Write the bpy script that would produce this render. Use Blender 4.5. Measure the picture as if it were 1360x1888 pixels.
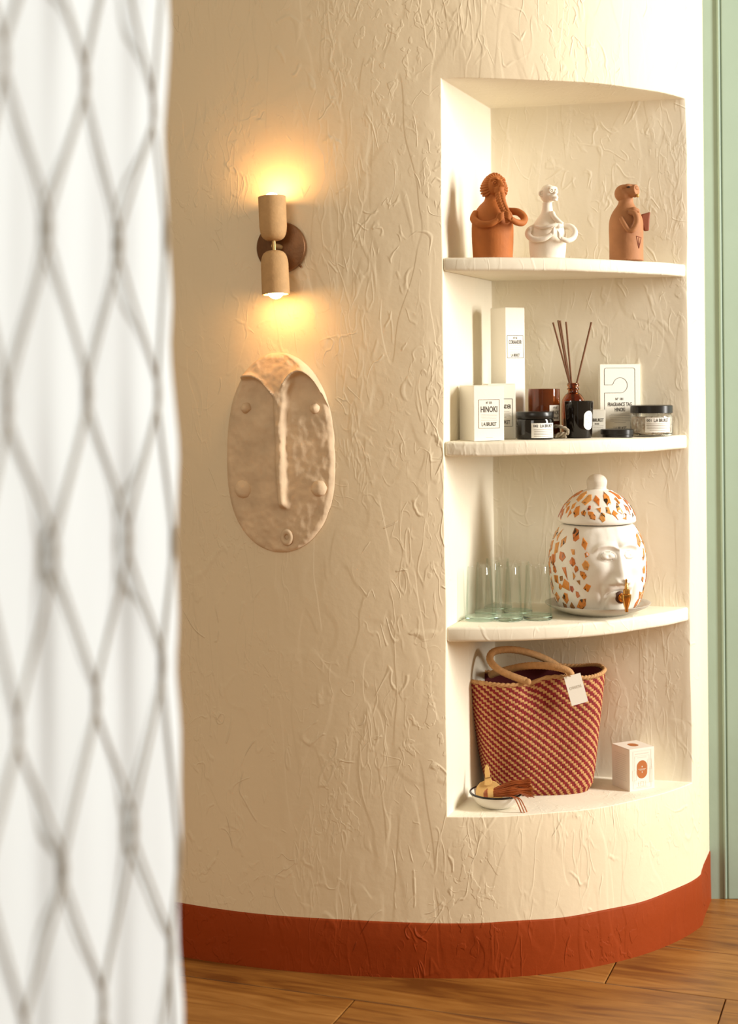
import bpy, bmesh, math, random
from mathutils import Vector, Matrix, noise
random.seed(7)
PI = math.pi
for o in list(bpy.data.objects): bpy.data.objects.remove(o)
scene = bpy.context.scene
COL = scene.collection

# ------------------------------------------------------------------ camera, light, exposure
F = 2833.0            # focal length in pixels of the 1360x1888 frame
S = 0.0011            # metres per pixel at the front of the wall
D0 = F * S            # depth of the nearest point of the wall
HC = 1.2276           # eye height
ROLL = -0.0085
PX, PY = 680.0, 688.3
cam_d = bpy.data.cameras.new('camera'); cam = bpy.data.objects.new('camera', cam_d); COL.objects.link(cam)
cam_d.sensor_fit = 'AUTO'; cam_d.sensor_width = 36.0
cam_d.lens = F / 1888.0 * 36.0
cam_d.shift_y = -(944.0 - PY) / 1888.0
cam_d.clip_start = 0.05
cam.matrix_world = Matrix.Translation((0, 0, HC)) @ Matrix.Rotation(PI/2, 4, 'X') @ Matrix.Rotation(ROLL, 4, 'Z')
cam_d.dof.use_dof = True; cam_d.dof.focus_distance = 3.22; cam_d.dof.aperture_fstop = 2.6
scene.camera = cam
scene.view_settings.view_transform = 'Standard'; scene.view_settings.look = 'None'
scene.view_settings.gamma = 1.0; scene.view_settings.use_curve_mapping = False
scene.view_settings.exposure = 0.0
scene.cycles.transparent_max_bounces = 32

world = bpy.data.worlds.new('world'); scene.world = world; world.use_nodes = True
bg = world.node_tree.nodes['Background']; bg.inputs[0].default_value = (1.0, 0.75, 0.465, 1); bg.inputs[1].default_value = 0.40

def area(name, loc, target, sx, sy, energy, col):
    l = bpy.data.lights.new(name, 'AREA'); l.shape = 'RECTANGLE'; l.size = sx; l.size_y = sy; l.energy = energy; l.color = col
    o = bpy.data.objects.new(name, l); COL.objects.link(o); o.location = loc
    o.rotation_euler = (Vector(target) - Vector(loc)).to_track_quat('-Z', 'Y').to_euler()
    return o
# tall window of the room, to the right; the left lamp behind the camera is an added frontal fill, no window
area('window_light_right', (3.3, 2.38, 1.95), (0.35, 3.0, 1.2), 0.6, 2.0, 182, (1.0, 0.97, 0.91))
area('fill_light_left', (-1.1, -0.5, 2.3), (-0.25, 1.3, 1.5), 1.2, 1.4, 30, (1.0, 0.94, 0.84))

def P(x, y, Y):
    """world point seen at pixel (x, y) at depth Y"""
    u = (x - PX) / F; v = (PY - y) / F
    c, s = math.cos(ROLL), math.sin(ROLL)
    return Vector((Y * (u*c - v*s), Y, HC + Y * (u*s + v*c)))
def depth(d): return D0 + d * S                      # depth counted in wall pixels
def at(px, d, z): p = P(px, 688, depth(d)); return Vector((p.x, p.y, z))
def kk(d): return S * (1 + d / F)                    # metres per pixel at that depth

Z_NICHE, Z_TOP = 0.3256, 1.8238
SHELF3, SHELF2, SHELF1 = (0.6798, 0.7095), (1.0570, 1.0868), (1.4333, 1.4608)

# ------------------------------------------------------------------ materials
def nodes_of(name):
    m = bpy.data.materials.new(name); m.use_nodes = True
    nt = m.node_tree; return m, nt, nt.nodes['Principled BSDF']
def mat(name, col, rough=0.6, metal=0.0, spec=0.5, trans=0.0, ior=1.45, bump=0.0, bscale=60.0, vary=0.0, vscale=8.0, emit=None, estr=0.0, sss=0.0, coat=0.0, detail=4.0):
    m, nt, b = nodes_of(name)
    b.inputs['Base Color'].default_value = (*col, 1); b.inputs['Roughness'].default_value = rough
    b.inputs['Metallic'].default_value = metal; b.inputs['Specular IOR Level'].default_value = spec
    b.inputs['Transmission Weight'].default_value = trans; b.inputs['IOR'].default_value = ior
    b.inputs['Coat Weight'].default_value = coat
    if emit: b.inputs['Emission Color'].default_value = (*emit, 1); b.inputs['Emission Strength'].default_value = estr
    if sss: b.inputs['Subsurface Weight'].default_value = sss; b.inputs['Subsurface Radius'].default_value = (0.01, 0.006, 0.004)
    L = nt.links.new
    tc = nt.nodes.new('ShaderNodeTexCoord')
    if vary:
        n = nt.nodes.new('ShaderNodeTexNoise'); n.inputs['Scale'].default_value = vscale; n.inputs['Detail'].default_value = 5
        L(tc.outputs['Object'], n.inputs['Vector'])
        r = nt.nodes.new('ShaderNodeValToRGB'); L(n.outputs['Fac'], r.inputs[0])
        r.color_ramp.elements[0].position = 0.3; r.color_ramp.elements[1].position = 0.7
        r.color_ramp.elements[0].color = (*[max(0, c*(1-vary)) for c in col], 1)
        r.color_ramp.elements[1].color = (*[min(1, c*(1+vary)) for c in col], 1)
        L(r.outputs[0], b.inputs['Base Color'])
    if bump:
        n = nt.nodes.new('ShaderNodeTexNoise'); n.inputs['Scale'].default_value = bscale; n.inputs['Detail'].default_value = detail
        L(tc.outputs['Object'], n.inputs['Vector'])
        bp = nt.nodes.new('ShaderNodeBump'); bp.inputs['Distance'].default_value = bump; bp.inputs['Strength'].default_value = 1
        L(n.outputs['Fac'], bp.inputs['Height']); L(bp.outputs[0], b.inputs['Normal'])
    return m

def plaster(name, col, rough=0.62, amount=1.0, vary=0.04, spec=0.3):
    m, nt, b = nodes_of(name); L = nt.links.new; N = nt.nodes.new
    b.inputs['Roughness'].default_value = rough; b.inputs['Specular IOR Level'].default_value = spec
    tc = N('ShaderNodeTexCoord')
    def mapping(sc, loc=(0, 0, 0), rot=(0, 0, 0)):
        mp = N('ShaderNodeMapping'); mp.inputs['Scale'].default_value = sc; mp.inputs['Location'].default_value = loc
        mp.inputs['Rotation'].default_value = rot
        L(tc.outputs['Object'], mp.inputs['Vector']); return mp.outputs[0]
    def nz(vec, sc, det=2.0, dist=0.0, rough_=0.5):
        n = N('ShaderNodeTexNoise'); n.inputs['Scale'].default_value = sc; n.inputs['Detail'].default_value = det
        n.inputs['Distortion'].default_value = dist; n.inputs['Roughness'].default_value = rough_
        L(vec, n.inputs['Vector']); return n.outputs['Fac']
    def ma(op, a, c=None, clamp=False):
        n = N('ShaderNodeMath'); n.operation = op; n.use_clamp = clamp
        for i, v in enumerate((a, c)):
            if v is None: continue
            if isinstance(v, (int, float)): n.inputs[i].default_value = v
            else: L(v, n.inputs[i])
        return n.outputs[0]
    def rng(v, a, c, d=0.0, e=1.0):
        n = N('ShaderNodeMapRange'); n.interpolation_type = 'SMOOTHSTEP'
        for i, q in enumerate((a, c, d, e)): n.inputs[i+1].default_value = q
        L(v, n.inputs[0]); return n.outputs[0]
    def ridges(vec, sc, width, mask_sc, lo, hi, dist=0.6):
        n = nz(vec, sc, 1.5, dist)
        line = rng(ma('ABSOLUTE', ma('SUBTRACT', n, 0.5)), 0.0, width, 1.0, 0.0)
        mk = rng(nz(vec, mask_sc, 1.0), lo, hi)
        return ma('MULTIPLY', line, mk)
    v1 = mapping((1, 1, 0.6)); v2 = mapping((1, 1, 0.6), (3.1, 1.7, 0.4), (0.0, 0.6, 0.0)); v3 = mapping((1, 1, 0.7), (7.3, 2.2, 5.0), (0, -0.7, 0))
    v4 = mapping((1, 1, 0.26), (1.3, 4.2, 2.0), (0, 0.75, 0)); v5 = mapping((1, 1, 0.26), (5.3, 0.2, 8.0), (0, -0.55, 0))
    brk = rng(nz(mapping((1, 1, 0.8), (2, 9, 4)), 24.0, 1.5), 0.47, 0.56)
    dab = ma('MULTIPLY', rng(nz(mapping((1, 1, 0.6), (6, 1, 3), (0, 0.3, 0)), 55.0, 2.0, 0.5), 0.55, 0.62), rng(nz(v1, 6.0, 1.5), 0.50, 0.60))
    r1 = ma('MULTIPLY', ridges(v1, 8.0, 0.020, 4.0, 0.46, 0.58, 1.0), brk)
    r2 = ma('MULTIPLY', ridges(v2, 16.0, 0.028, 5.0, 0.48, 0.60, 0.8), brk)
    r3 = ma('MULTIPLY', ridges(v3, 22.0, 0.03, 5.0, 0.54, 0.62, 0.6), brk)
    r4 = ridges(v4, 38.0, 0.05, 9.0, 0.56, 0.64, 0.3); r5 = ridges(v5, 42.0, 0.05, 10.0, 0.56, 0.64, 0.3)
    und = nz(v1, 2.6, 1.5)
    fac = rng(nz(v2, 7.0, 1.0, 0.9), 0.46, 0.54)
    fac2 = rng(nz(v5, 15.0, 1.0, 0.7), 0.48, 0.53)
    fine = nz(mapping((1, 1, 1)), 70.0, 4.0)
    h = ma('MULTIPLY', r1, 0.0016)
    for q, w_ in ((r2, 0.0011), (r3, 0.0004), (r4, 0.0006), (r5, 0.0006), (dab, 0.0007), (und, 0.008), (fac, 0.0007), (fac2, 0.0006), (fine, 0.0006)):
        h = ma('ADD', h, ma('MULTIPLY', q, w_))
    bp = N('ShaderNodeBump'); bp.inputs['Strength'].default_value = amount; bp.inputs['Distance'].default_value = 1.0
    L(h, bp.inputs['Height']); L(bp.outputs[0], b.inputs['Normal'])
    r = N('ShaderNodeValToRGB'); L(nz(v1, 2.2, 5.0), r.inputs[0])
    r.color_ramp.elements[0].position = 0.3; r.color_ramp.elements[1].position = 0.7
    r.color_ramp.elements[0].color = (*[c*(1-vary) for c in col], 1); r.color_ramp.elements[1].color = (*[min(1, c*(1+vary)) for c in col], 1)
    L(r.outputs[0], b.inputs['Base Color'])
    return m

def wood(name, dark, mid, light, rough=0.34):
    m, nt, b = nodes_of(name); L = nt.links.new; N = nt.nodes.new
    tc = N('ShaderNodeTexCoord'); oi = N('ShaderNodeObjectInfo')
    ad = N('ShaderNodeVectorMath'); ad.operation = 'ADD'; L(tc.outputs['Object'], ad.inputs[0])
    mu = N('ShaderNodeVectorMath'); mu.operation = 'SCALE'; mu.inputs['Scale'].default_value = 37.0
    cb = N('ShaderNodeCombineXYZ'); L(oi.outputs['Random'], cb.inputs[0]); L(oi.outputs['Random'], cb.inputs[1]); L(cb.outputs[0], mu.inputs[0]); L(mu.outputs[0], ad.inputs[1])
    mp = N('ShaderNodeMapping'); mp.inputs['Scale'].default_value = (1.6, 14, 14); L(ad.outputs[0], mp.inputs['Vector'])
    n = N('ShaderNodeTexNoise'); n.inputs['Scale'].default_value = 2.2; n.inputs['Detail'].default_value = 8; n.inputs['Distortion'].default_value = 1.6; L(mp.outputs[0], n.inputs['Vector'])
    mp2 = N('ShaderNodeMapping'); mp2.inputs['Scale'].default_value = (1.5, 3.5, 3.5); L(ad.outputs[0], mp2.inputs['Vector'])
    n2 = N('ShaderNodeTexNoise'); n2.inputs['Scale'].default_value = 1.8; n2.inputs['Detail'].default_value = 4; L(mp2.outputs[0], n2.inputs['Vector'])
    mx = N('ShaderNodeMath'); mx.operation = 'MULTIPLY_ADD'; mx.inputs[1].default_value = 0.55; L(n.outputs['Fac'], mx.inputs[0])
    m3 = N('ShaderNodeMath'); m3.operation = 'MULTIPLY'; m3.inputs[1].default_value = 0.45; L(n2.outputs['Fac'], m3.inputs[0]); L(m3.outputs[0], mx.inputs[2])
    m4 = N('ShaderNodeMath'); m4.operation = 'MULTIPLY_ADD'; m4.inputs[1].default_value = 0.10; L(oi.outputs['Random'], m4.inputs[0]); L(mx.outputs[0], m4.inputs[2])
    r = N('ShaderNodeValToRGB'); L(m4.outputs[0], r.inputs[0])
    e = r.color_ramp.elements; e[0].position = 0.38; e[0].color = (*dark, 1); e[1].position = 0.72; e[1].color = (*light, 1)
    x = e.new(0.54); x.color = (*mid, 1)
    L(r.outputs[0], b.inputs['Base Color'])
    b.inputs['Roughness'].default_value = rough
    rr = N('ShaderNodeMapRange'); rr.inputs[3].default_value = rough-0.06; rr.inputs[4].default_value = rough+0.16; L(n2.outputs['Fac'], rr.inputs[0]); L(rr.outputs[0], b.inputs['Roughness'])
    bp = N('ShaderNodeBump'); bp.inputs['Distance'].default_value = 0.0012; bp.inputs['Strength'].default_value = 0.6; L(n.outputs['Fac'], bp.inputs['Height']); L(bp.outputs[0], b.inputs['Normal'])
    return m

WALLC = (0.82, 0.70, 0.50)
M = {}
M['wall'] = plaster('cream_plaster', WALLC, amount=0.68)
M['niche'] = plaster('smooth_plaster', (0.85, 0.785, 0.635), amount=0.34)
M['base'] = plaster('terracotta_paint', (0.29, 0.045, 0.007), rough=0.6, amount=1.1, spec=0.12, vary=0.12)
M['green'] = mat('sage_paint', (0.32, 0.42, 0.34), 0.45, bump=0.0008, bscale=25, vary=0.03)
M['floor'] = wood('oak_floor', (0.14, 0.047, 0.008), (0.28, 0.115, 0.021), (0.40, 0.185, 0.045))
M['subfloor'] = mat('dark_subfloor', (0.05, 0.022, 0.008), 0.8)
M['print'] = mat('black_ink', (0.03, 0.025, 0.02), 0.7)
M['printgrey'] = mat('grey_ink', (0.42, 0.38, 0.32), 0.7)
M['printlight'] = mat('pale_ink', (0.62, 0.57, 0.48), 0.7)
M['printbrown'] = mat('brown_ink', (0.16, 0.08, 0.03), 0.7)
M['paper'] = mat('cream_card', (0.86, 0.82, 0.71), 0.6, bump=0.0002, bscale=200)
M['label'] = mat('white_label', (0.88, 0.86, 0.80), 0.5)

# ------------------------------------------------------------------ mesh helpers
def link(o, parent=None):
    COL.objects.link(o)
    if parent: o.parent = parent
    return o
def mesh_obj(name, V, Fc, m, parent=None, smooth=True, angle=None):
    me = bpy.data.meshes.new(name); me.from_pydata([tuple(v) for v in V], [], Fc); me.update()
    if m is not None: me.materials.append(M[m] if isinstance(m, str) else m)
    bm = bmesh.new(); bm.from_mesh(me); bmesh.ops.recalc_face_normals(bm, faces=bm.faces); bm.to_mesh(me); bm.free()
    for p in me.polygons: p.use_smooth = smooth
    if smooth and angle is not None: me.set_sharp_from_angle(angle=math.radians(angle))
    return link(bpy.data.objects.new(name, me), parent)
def thing(name, label, cat, loc=(0, 0, 0), rz=0.0, group=None, rot=None):
    o = bpy.data.objects.new(name, None); COL.objects.link(o); o.empty_display_size = 0.02
    o.location = loc; o.rotation_euler = rot if rot else (0, 0, rz)
    return tag(o, label, cat, group)
def tag(o, label, cat, group=None):
    o['label'] = label; o['category'] = cat
    if group: o['group'] = group
    return o
def structure(o, label=None):
    o['kind'] = 'structure'
    if label: o['label'] = label
    return o
class MB:
    """collects shapes for one mesh"""
    def __init__(s): s.V = []; s.F = []
    def add(s, V, Fc):
        n = len(s.V); s.V += [Vector(v) for v in V]; s.F += [tuple(i+n for i in f) for f in Fc]; return s
    def scaled(s, k): s.V = [v*k for v in s.V]; return s
    def moved(s, M4): s.V = [M4 @ v for v in s.V]; return s
    def build(s, name, m, parent=None, smooth=True, angle=None): return mesh_obj(name, s.V, s.F, m, parent, smooth, angle)
def grid_faces(nu, nv, wrap_u=False, off=0):
    f = []
    for i in range(nu if wrap_u else nu-1):
        for j in range(nv-1):
            a = i*nv+j; b = ((i+1) % nu)*nv+j
            f.append((a+off, b+off, b+1+off, a+1+off))
    return f
def lathe(prof, n=40, cx=0, cy=0, sx=1.0, sy=1.0, cap=True):
    V, Fc = [], []
    for i in range(n):
        a = 2*PI*i/n
        for r, z in prof: V.append((cx + r*math.cos(a)*sx, cy + r*math.sin(a)*sy, z))
    k = len(prof); Fc = grid_faces(n, k, True)
    if cap:
        if prof[0][0] > 1e-6: Fc.append(tuple(i*k for i in range(n)))
        if prof[-1][0] > 1e-6: Fc.append(tuple(i*k+k-1 for i in range(n)))
    return V, Fc
def smooth_path(pts, n):
    pts = [Vector(p) for p in pts]; out = []
    Q = [pts[0]*2-pts[1]] + pts + [pts[-1]*2-pts[-2]]
    segs = len(pts)-1
    for k in range(n+1):
        t = k/n*segs; i = min(int(t), segs-1); u = t-i
        p0, p1, p2, p3 = Q[i:i+4]
        out.append(0.5*((2*p1) + (p2-p0)*u + (2*p0-5*p1+4*p2-p3)*u*u + (3*p1-p0-3*p2+p3)*u**3))
    return out
def interp(tab, x):
    if x <= tab[0][0]: return tab[0][1]
    for (a, b), (c, d) in zip(tab, tab[1:]):
        if x <= c: return b + (d-b)*(x-a)/(c-a)
    return tab[-1][1]
def smooth_prof(pts, n):
    return [(max(0.0, p.x), p.z) for p in smooth_path([(r, 0, z) for r, z in pts], n)]
def tube(pts, rad, n=10, steps=None, closed=False, flat=1.0):
    """round tube with closed ends along a smoothed path; rad = number or list along the path"""
    P_ = smooth_path(pts, steps or max(8, len(pts)*5)) if not closed else [Vector(p) for p in pts]
    m = len(P_); V = []
    up = Vector((0.13, 0.21, 0.97))
    for i, p in enumerate(P_):
        if closed: t = P_[(i+1) % m]-P_[i-1]
        else: t = P_[min(i+1, m-1)]-P_[max(i-1, 0)]
        t.normalize(); a = t.cross(up)
        if a.length < 1e-4: a = t.cross(Vector((1, 0, 0)))
        a.normalize(); b = a.cross(t); up = b.copy()
        if isinstance(rad, (int, float)): r = rad
        else:
            q = i/(m-1)*(len(rad)-1); k = min(int(q), len(rad)-2); r = rad[k]+(rad[k+1]-rad[k])*(q-k)
        for j in range(n):
            w = 2*PI*j/n; V.append(p + a*math.cos(w)*r + b*math.sin(w)*r*flat)
    Fc = []
    for i in range(m if closed else m-1):
        for j in range(n):
            i2 = (i+1) % m
            Fc.append((i*n+j, i*n+(j+1) % n, i2*n+(j+1) % n, i2*n+j))
    if not closed:
        Fc.append(tuple(range(n))); Fc.append(tuple((m-1)*n+j for j in range(n)))
    return V, Fc
def ball(c, r, nu=18, nv=12, rot=None):
    c = Vector(c); r = (r, r, r) if isinstance(r, (int, float)) else r
    V = []; Fc = []
    for i in range(nu):
        for j in range(1, nv):
            a, b = 2*PI*i/nu, PI*j/nv
            v = Vector((r[0]*math.sin(b)*math.cos(a), r[1]*math.sin(b)*math.sin(a), r[2]*math.cos(b)))
            V.append(v)
    k = nv-1; Fc = grid_faces(nu, k, True)
    V.append(Vector((0, 0, r[2]))); V.append(Vector((0, 0, -r[2])))
    t, u = len(V)-2, len(V)-1
    for i in range(nu):
        Fc.append((t, i*k, ((i+1) % nu)*k)); Fc.append((u, ((i+1) % nu)*k+k-1, i*k+k-1))
    if rot is not None: V = [rot @ v for v in V]
    return [v+c for v in V], Fc
def ring(c, R, r, rot=None, n=24, m=8, sz=1.0):
    V = []; c = Vector(c)
    for i in range(n):
        a = 2*PI*i/n
        for j in range(m):
            b = 2*PI*j/m
            v = Vector(((R+r*math.cos(b))*math.cos(a), r*math.sin(b), (R+r*math.cos(b))*math.sin(a)*sz))
            V.append((rot @ v if rot is not None else v)+c)
    Fc = [(i*m+j, ((i+1) % n)*m+j, ((i+1) % n)*m+(j+1) % m, i*m+(j+1) % m) for i in range(n) for j in range(m)]
    return V, Fc
def box(x0, x1, y0, y1, z0, z1):
    V = [(x, y, z) for x in (x0, x1) for y in (y0, y1) for z in (z0, z1)]
    return V, [(0, 1, 3, 2), (4, 6, 7, 5), (0, 4, 5, 1), (2, 3, 7, 6), (0, 2, 6, 4), (1, 5, 7, 3)]
def extrude_poly(pts, y0, y1):
    """polygon given in x,z pushed through y0..y1"""
    n = len(pts); V = [(x, y0, z) for x, z in pts] + [(x, y1, z) for x, z in pts]
    return V, [tuple(range(n)), tuple(range(2*n-1, n-1, -1))] + [(i, (i+1) % n, (i+1) % n+n, i+n) for i in range(n)]
def bevel(o, w, seg=2, ang=35):
    b = o.modifiers.new('bevel', 'BEVEL'); b.width = w; b.segments = seg; b.limit_method = 'ANGLE'; b.angle_limit = math.radians(ang); b.harden_normals = False
    return o
def clay(o, voxel, it=3, fac=0.5):
    r = o.modifiers.new('remesh', 'REMESH'); r.mode = 'VOXEL'; r.voxel_size = voxel; r.use_smooth_shade = True
    s = o.modifiers.new('smooth', 'SMOOTH'); s.iterations = it; s.factor = fac
    return o
def text_geo(s, w, h, x=0.0, z=0.0):
    """flat letters of a string filling a w x h rectangle centred on (x, z), as (V, F) in the x-z plane"""
    c = bpy.data.curves.new('t', 'FONT'); c.body = s; c.resolution_u = 2; c.offset = 0.018
    o = bpy.data.objects.new('t', c); COL.objects.link(o)
    dg = bpy.context.evaluated_depsgraph_get(); me = o.evaluated_get(dg).to_mesh()
    vs = [v.co.copy() for v in me.vertices]; fs = [tuple(p.vertices) for p in me.polygons]
    o.evaluated_get(dg).to_mesh_clear(); bpy.data.objects.remove(o); bpy.data.curves.remove(c)
    x0 = min(v.x for v in vs); x1 = max(v.x for v in vs); y0 = min(v.y for v in vs); y1 = max(v.y for v in vs)
    return [Vector((x + ((v.x-x0)/(x1-x0)-0.5)*w, 0, z + ((v.y-y0)/(y1-y0)-0.5)*h)) for v in vs], fs
def rect_geo(w, h, x=0, z=0, nx=1):
    V = []; Fc = []
    for i in range(nx+1):
        for s in (-1, 1): V.append(Vector((x-w/2+w*i/nx, 0, z+s*h/2)))
    for i in range(nx): Fc.append((2*i, 2*i+2, 2*i+3, 2*i+1))
    return V, Fc
def frame_geo(w, h, t, x=0, z=0, nx=1):
    mb = MB()
    mb.add(*rect_geo(w, t, x, z+h/2, nx)); mb.add(*rect_geo(w, t, x, z-h/2, nx)); mb.add(*rect_geo(t, h, x-w/2, z)); mb.add(*rect_geo(t, h, x+w/2, z))
    return mb.V, mb.F
def flat_front(geo, y):                 # print on a flat face that looks along -y
    return [Vector((v.x, y, v.z)) for v in geo[0]], geo[1]
def wrap(geo, R, a0=0.0):               # print around a cylinder; a0 = turn of its middle to the right
    return [Vector((R*math.sin(v.x/R + a0), -R*math.cos(v.x/R + a0), v.z)) for v in geo[0]], geo[1]

# ------------------------------------------------------------------ the curved wall with its niche
def px_profile():
    pts = []
    c = Vector((172, 1300)); R = 1300
    for i in range(40):                                   # wide left sweep
        a = -math.radians(66) + math.radians(66)*i/40
        pts.append((c.x + R*math.sin(a), c.y - R*math.cos(a)))
    R2 = 575; c2 = Vector((178, R2))
    amax = math.asin((648-178)/R2)
    for i in range(0, 33):
        a = amax*i/32
        pts.append((c2.x + R2*math.sin(a), c2.y - R2*math.cos(a)))
    pts += [(659, 262), (668, 292), (679, 325), (694, 366), (709, 408), (722, 470), (735, 560)]
    return pts
PRO = px_profile()
def ins(x):
    for i in range(len(PRO)-1):
        (a, b), (c, d) = PRO[i], PRO[i+1]
        if a < x < c:
            if min(x-a, c-x) < 2.5:
                j = i if x-a < c-x else i+1; PRO[j] = (x, b+(d-b)*(x-a)/(c-a)); return
            PRO.insert(i+1, (x, b+(d-b)*(x-a)/(c-a))); return
ins(137.0); ins(636.0)
def wall_d(X):                       # depth of the wall front (wall pixels) at X (wall pixels)
    return interp(PRO, X)
A_I = [i for i, p in enumerate(PRO) if abs(p[0]-137) < 0.01][0]
C_I = [i for i, p in enumerate(PRO) if abs(p[0]-636) < 0.01][0]
Bp = Vector((253.0, 323.0)); Ap = Vector(PRO[A_I]); Cp = Vector(PRO[C_I])
W = lambda p: Vector((p[0]*S, D0 + p[1]*S))
def wob(x, y, z, a=0.0016):
    return noise.noise_vector(Vector((x*7, y*7, z*7)))*a
def build_wall():
    zs = [0.0, 0.06, 0.11, 0.18, 0.25]
    n = 24; zs += [Z_NICHE + (Z_TOP-Z_NICHE)*i/n for i in range(n+1)]
    zs += [1.9, 2.0, 2.15, 2.35, 2.6, 2.9]
    j0 = zs.index(Z_NICHE); j1 = j0+n
    V = []; Fc = []; mi = []; idx = {}
    for i, p in enumerate(PRO):
        w = W(p)
        for j, z in enumerate(zs):
            v = Vector((w.x, w.y, z))
            if A_I-1 <= i <= C_I+1 and j0-1 <= j <= j1+1: v += wob(*v, 0.003)
            idx[i, j] = len(V); V.append(v)
    for i in range(len(PRO)-1):
        for j in range(len(zs)-1):
            if A_I <= i < C_I and j0 <= j < j1: continue
            Fc.append((idx[i, j], idx[i+1, j], idx[i+1, j+1], idx[i, j+1])); mi.append(0)
    m = C_I - A_I
    back = {}
    for i in range(m+1):
        q = W(Bp.lerp(Cp, i/m))
        for j in range(j0, j1+1):
            if i == m: back[i, j] = idx[C_I, j]; continue
            v = Vector((q.x, q.y, zs[j])); v += wob(*v, 0.002)
            back[i, j] = len(V); V.append(v)
    for i in range(m):
        for j in range(j0, j1):
            Fc.append((back[i, j], back[i+1, j], back[i+1, j+1], back[i, j+1])); mi.append(1)
    K = 6
    lay = {}
    for jz in (j0, j1):
        for i in range(m+1):
            for k in range(K+1):
                if k == 0: lay[i, k, jz] = idx[A_I+i, jz]
                elif k == K: lay[i, k, jz] = back[i, jz]
                elif i == m: lay[i, k, jz] = idx[C_I, jz]
                else:
                    v = V[idx[A_I+i, jz]].lerp(V[back[i, jz]], k/K)
                    lay[i, k, jz] = len(V); V.append(v)
        for i in range(m):
            for k in range(K):
                f = []
                for q in (lay[i, k, jz], lay[i+1, k, jz], lay[i+1, k+1, jz], lay[i, k+1, jz]):
                    if q not in f: f.append(q)
                if len(f) > 2: Fc.append(tuple(f)); mi.append(1)
    jam = {}
    for j in range(j0, j1+1):
        for k in range(K+1):
            if j in (j0, j1): jam[k, j] = lay[0, k, j]
            elif k == 0: jam[k, j] = idx[A_I, j]
            elif k == K: jam[k, j] = back[0, j]
            else:
                jam[k, j] = len(V); V.append(V[idx[A_I, j]].lerp(V[back[0, j]], k/K))
    for j in range(j0, j1):
        for k in range(K): Fc.append((jam[k, j], jam[k+1, j], jam[k+1, j+1], jam[k, j+1])); mi.append(1)
    o = mesh_obj('wall_back', V, Fc, 'wall')
    o.data.materials.append(M['niche'])
    for p, q in zip(o.data.polygons, mi): p.material_index = q
    bevel(o, 0.006, 3, 38)
    return structure(o, 'cream plastered curved wall with a recessed niche')
wall = build_wall()

def build_shelf(z0, z1):
    m = C_I-A_I; fr = []; bk = []
    for i in range(m+1):
        p = Vector(PRO[A_I+i]); q = Bp.lerp(Cp, i/m)
        w = W(p); fr.append(Vector((w.x, w.y))); w = W(q); bk.append(Vector((w.x, w.y)))
    fr[0] += (bk[0]-fr[0])*0.004
    V = []; Fc = []
    for i in range(m):                       # front lip set back a hair from the wall face, the end closed to a point
        f = fr[i] + (bk[i]-fr[i]).normalized()*0.0015
        for z in (z0, z1):
            dz = noise.noise(Vector((f.x*9, f.y*9, z*5)))*0.0022
            V.append(Vector((f.x, f.y, z+dz)))
        for z in (z0, z1): V.append(Vector((bk[i].x, bk[i].y+0.004, z)))
    V += [Vector((fr[m].x-0.004, fr[m].y-0.001, z0)), Vector((fr[m].x-0.004, fr[m].y-0.001, z1))]
    for i in range(m-1):
        a, b = 4*i, 4*i+4
        Fc += [(a, b, b+1, a+1), (a+1, b+1, b+3, a+3), (a+2, b+2, b, a), (a+3, b+3, b+2, a+2)]
    e = 4*(m-1); t = 4*m
    Fc += [(e, t, t+1, e+1), (e+1, t+1, e+3), (e, e+2, t), (e+2, e+3, t+1, t), (0, 1, 3, 2)]
    o = mesh_obj('niche_shelf', V, Fc, 'niche', wall)
    bevel(o, 0.006, 3, 38)
    o['label'] = 'plastered niche shelf with a curved front'
    return o
for z0, z1 in (SHELF1, SHELF2, SHELF3): build_shelf(z0, z1)

def build_baseboard():
    V = []; n = len(PRO); zt = 0.1115
    for i, p in enumerate(PRO):
        a = Vector(PRO[max(i-1, 0)]); b = Vector(PRO[min(i+1, n-1)])
        t = (b-a).normalized(); nn = Vector((t.y, -t.x))
        s = i*0.35
        for off, z in ((3.2, 0.0), (3.0, 0.02), (2.4, 0.06), (2.2, zt-0.004 + 0.0012*math.sin(s*1.7)), (0.6, zt + 0.0012*math.sin(s*1.7)), (-3, zt)):
            w = W(Vector(p)+nn*off); V.append((w.x, w.y, z))
    o = mesh_obj('baseboard_back', V, grid_faces(n, 6), 'base')
    return structure(o, 'terracotta painted base band of the curved wall')
build_baseboard()

# green wall at the right, behind the end of the curved wall
GY = depth(412)
def build_green():
    x0 = 0.60; xg = P(1330, 900, GY).x
    mb = MB(); mb.add(*box(x0, 2.3, GY, GY+0.12, 0, 2.9))
    o = structure(mb.build('wall_right', 'green', None, False), 'sage green painted wall')
    t = MB(); t.add(*box(xg-0.0035, xg+0.0035, GY-0.006, GY, 0, 2.9)); tb = bevel(t.build('trim_1', 'green', None, False), 0.003, 3)
    structure(tb, 'thin raised green bead')
    p = MB(); p.add(*box(xg+0.0065, 2.2, GY-0.004, GY, 0, 2.9)); structure(bevel(p.build('trim_2', 'green', None, False), 0.002, 2), 'flat raised green panel')
build_green()

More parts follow.
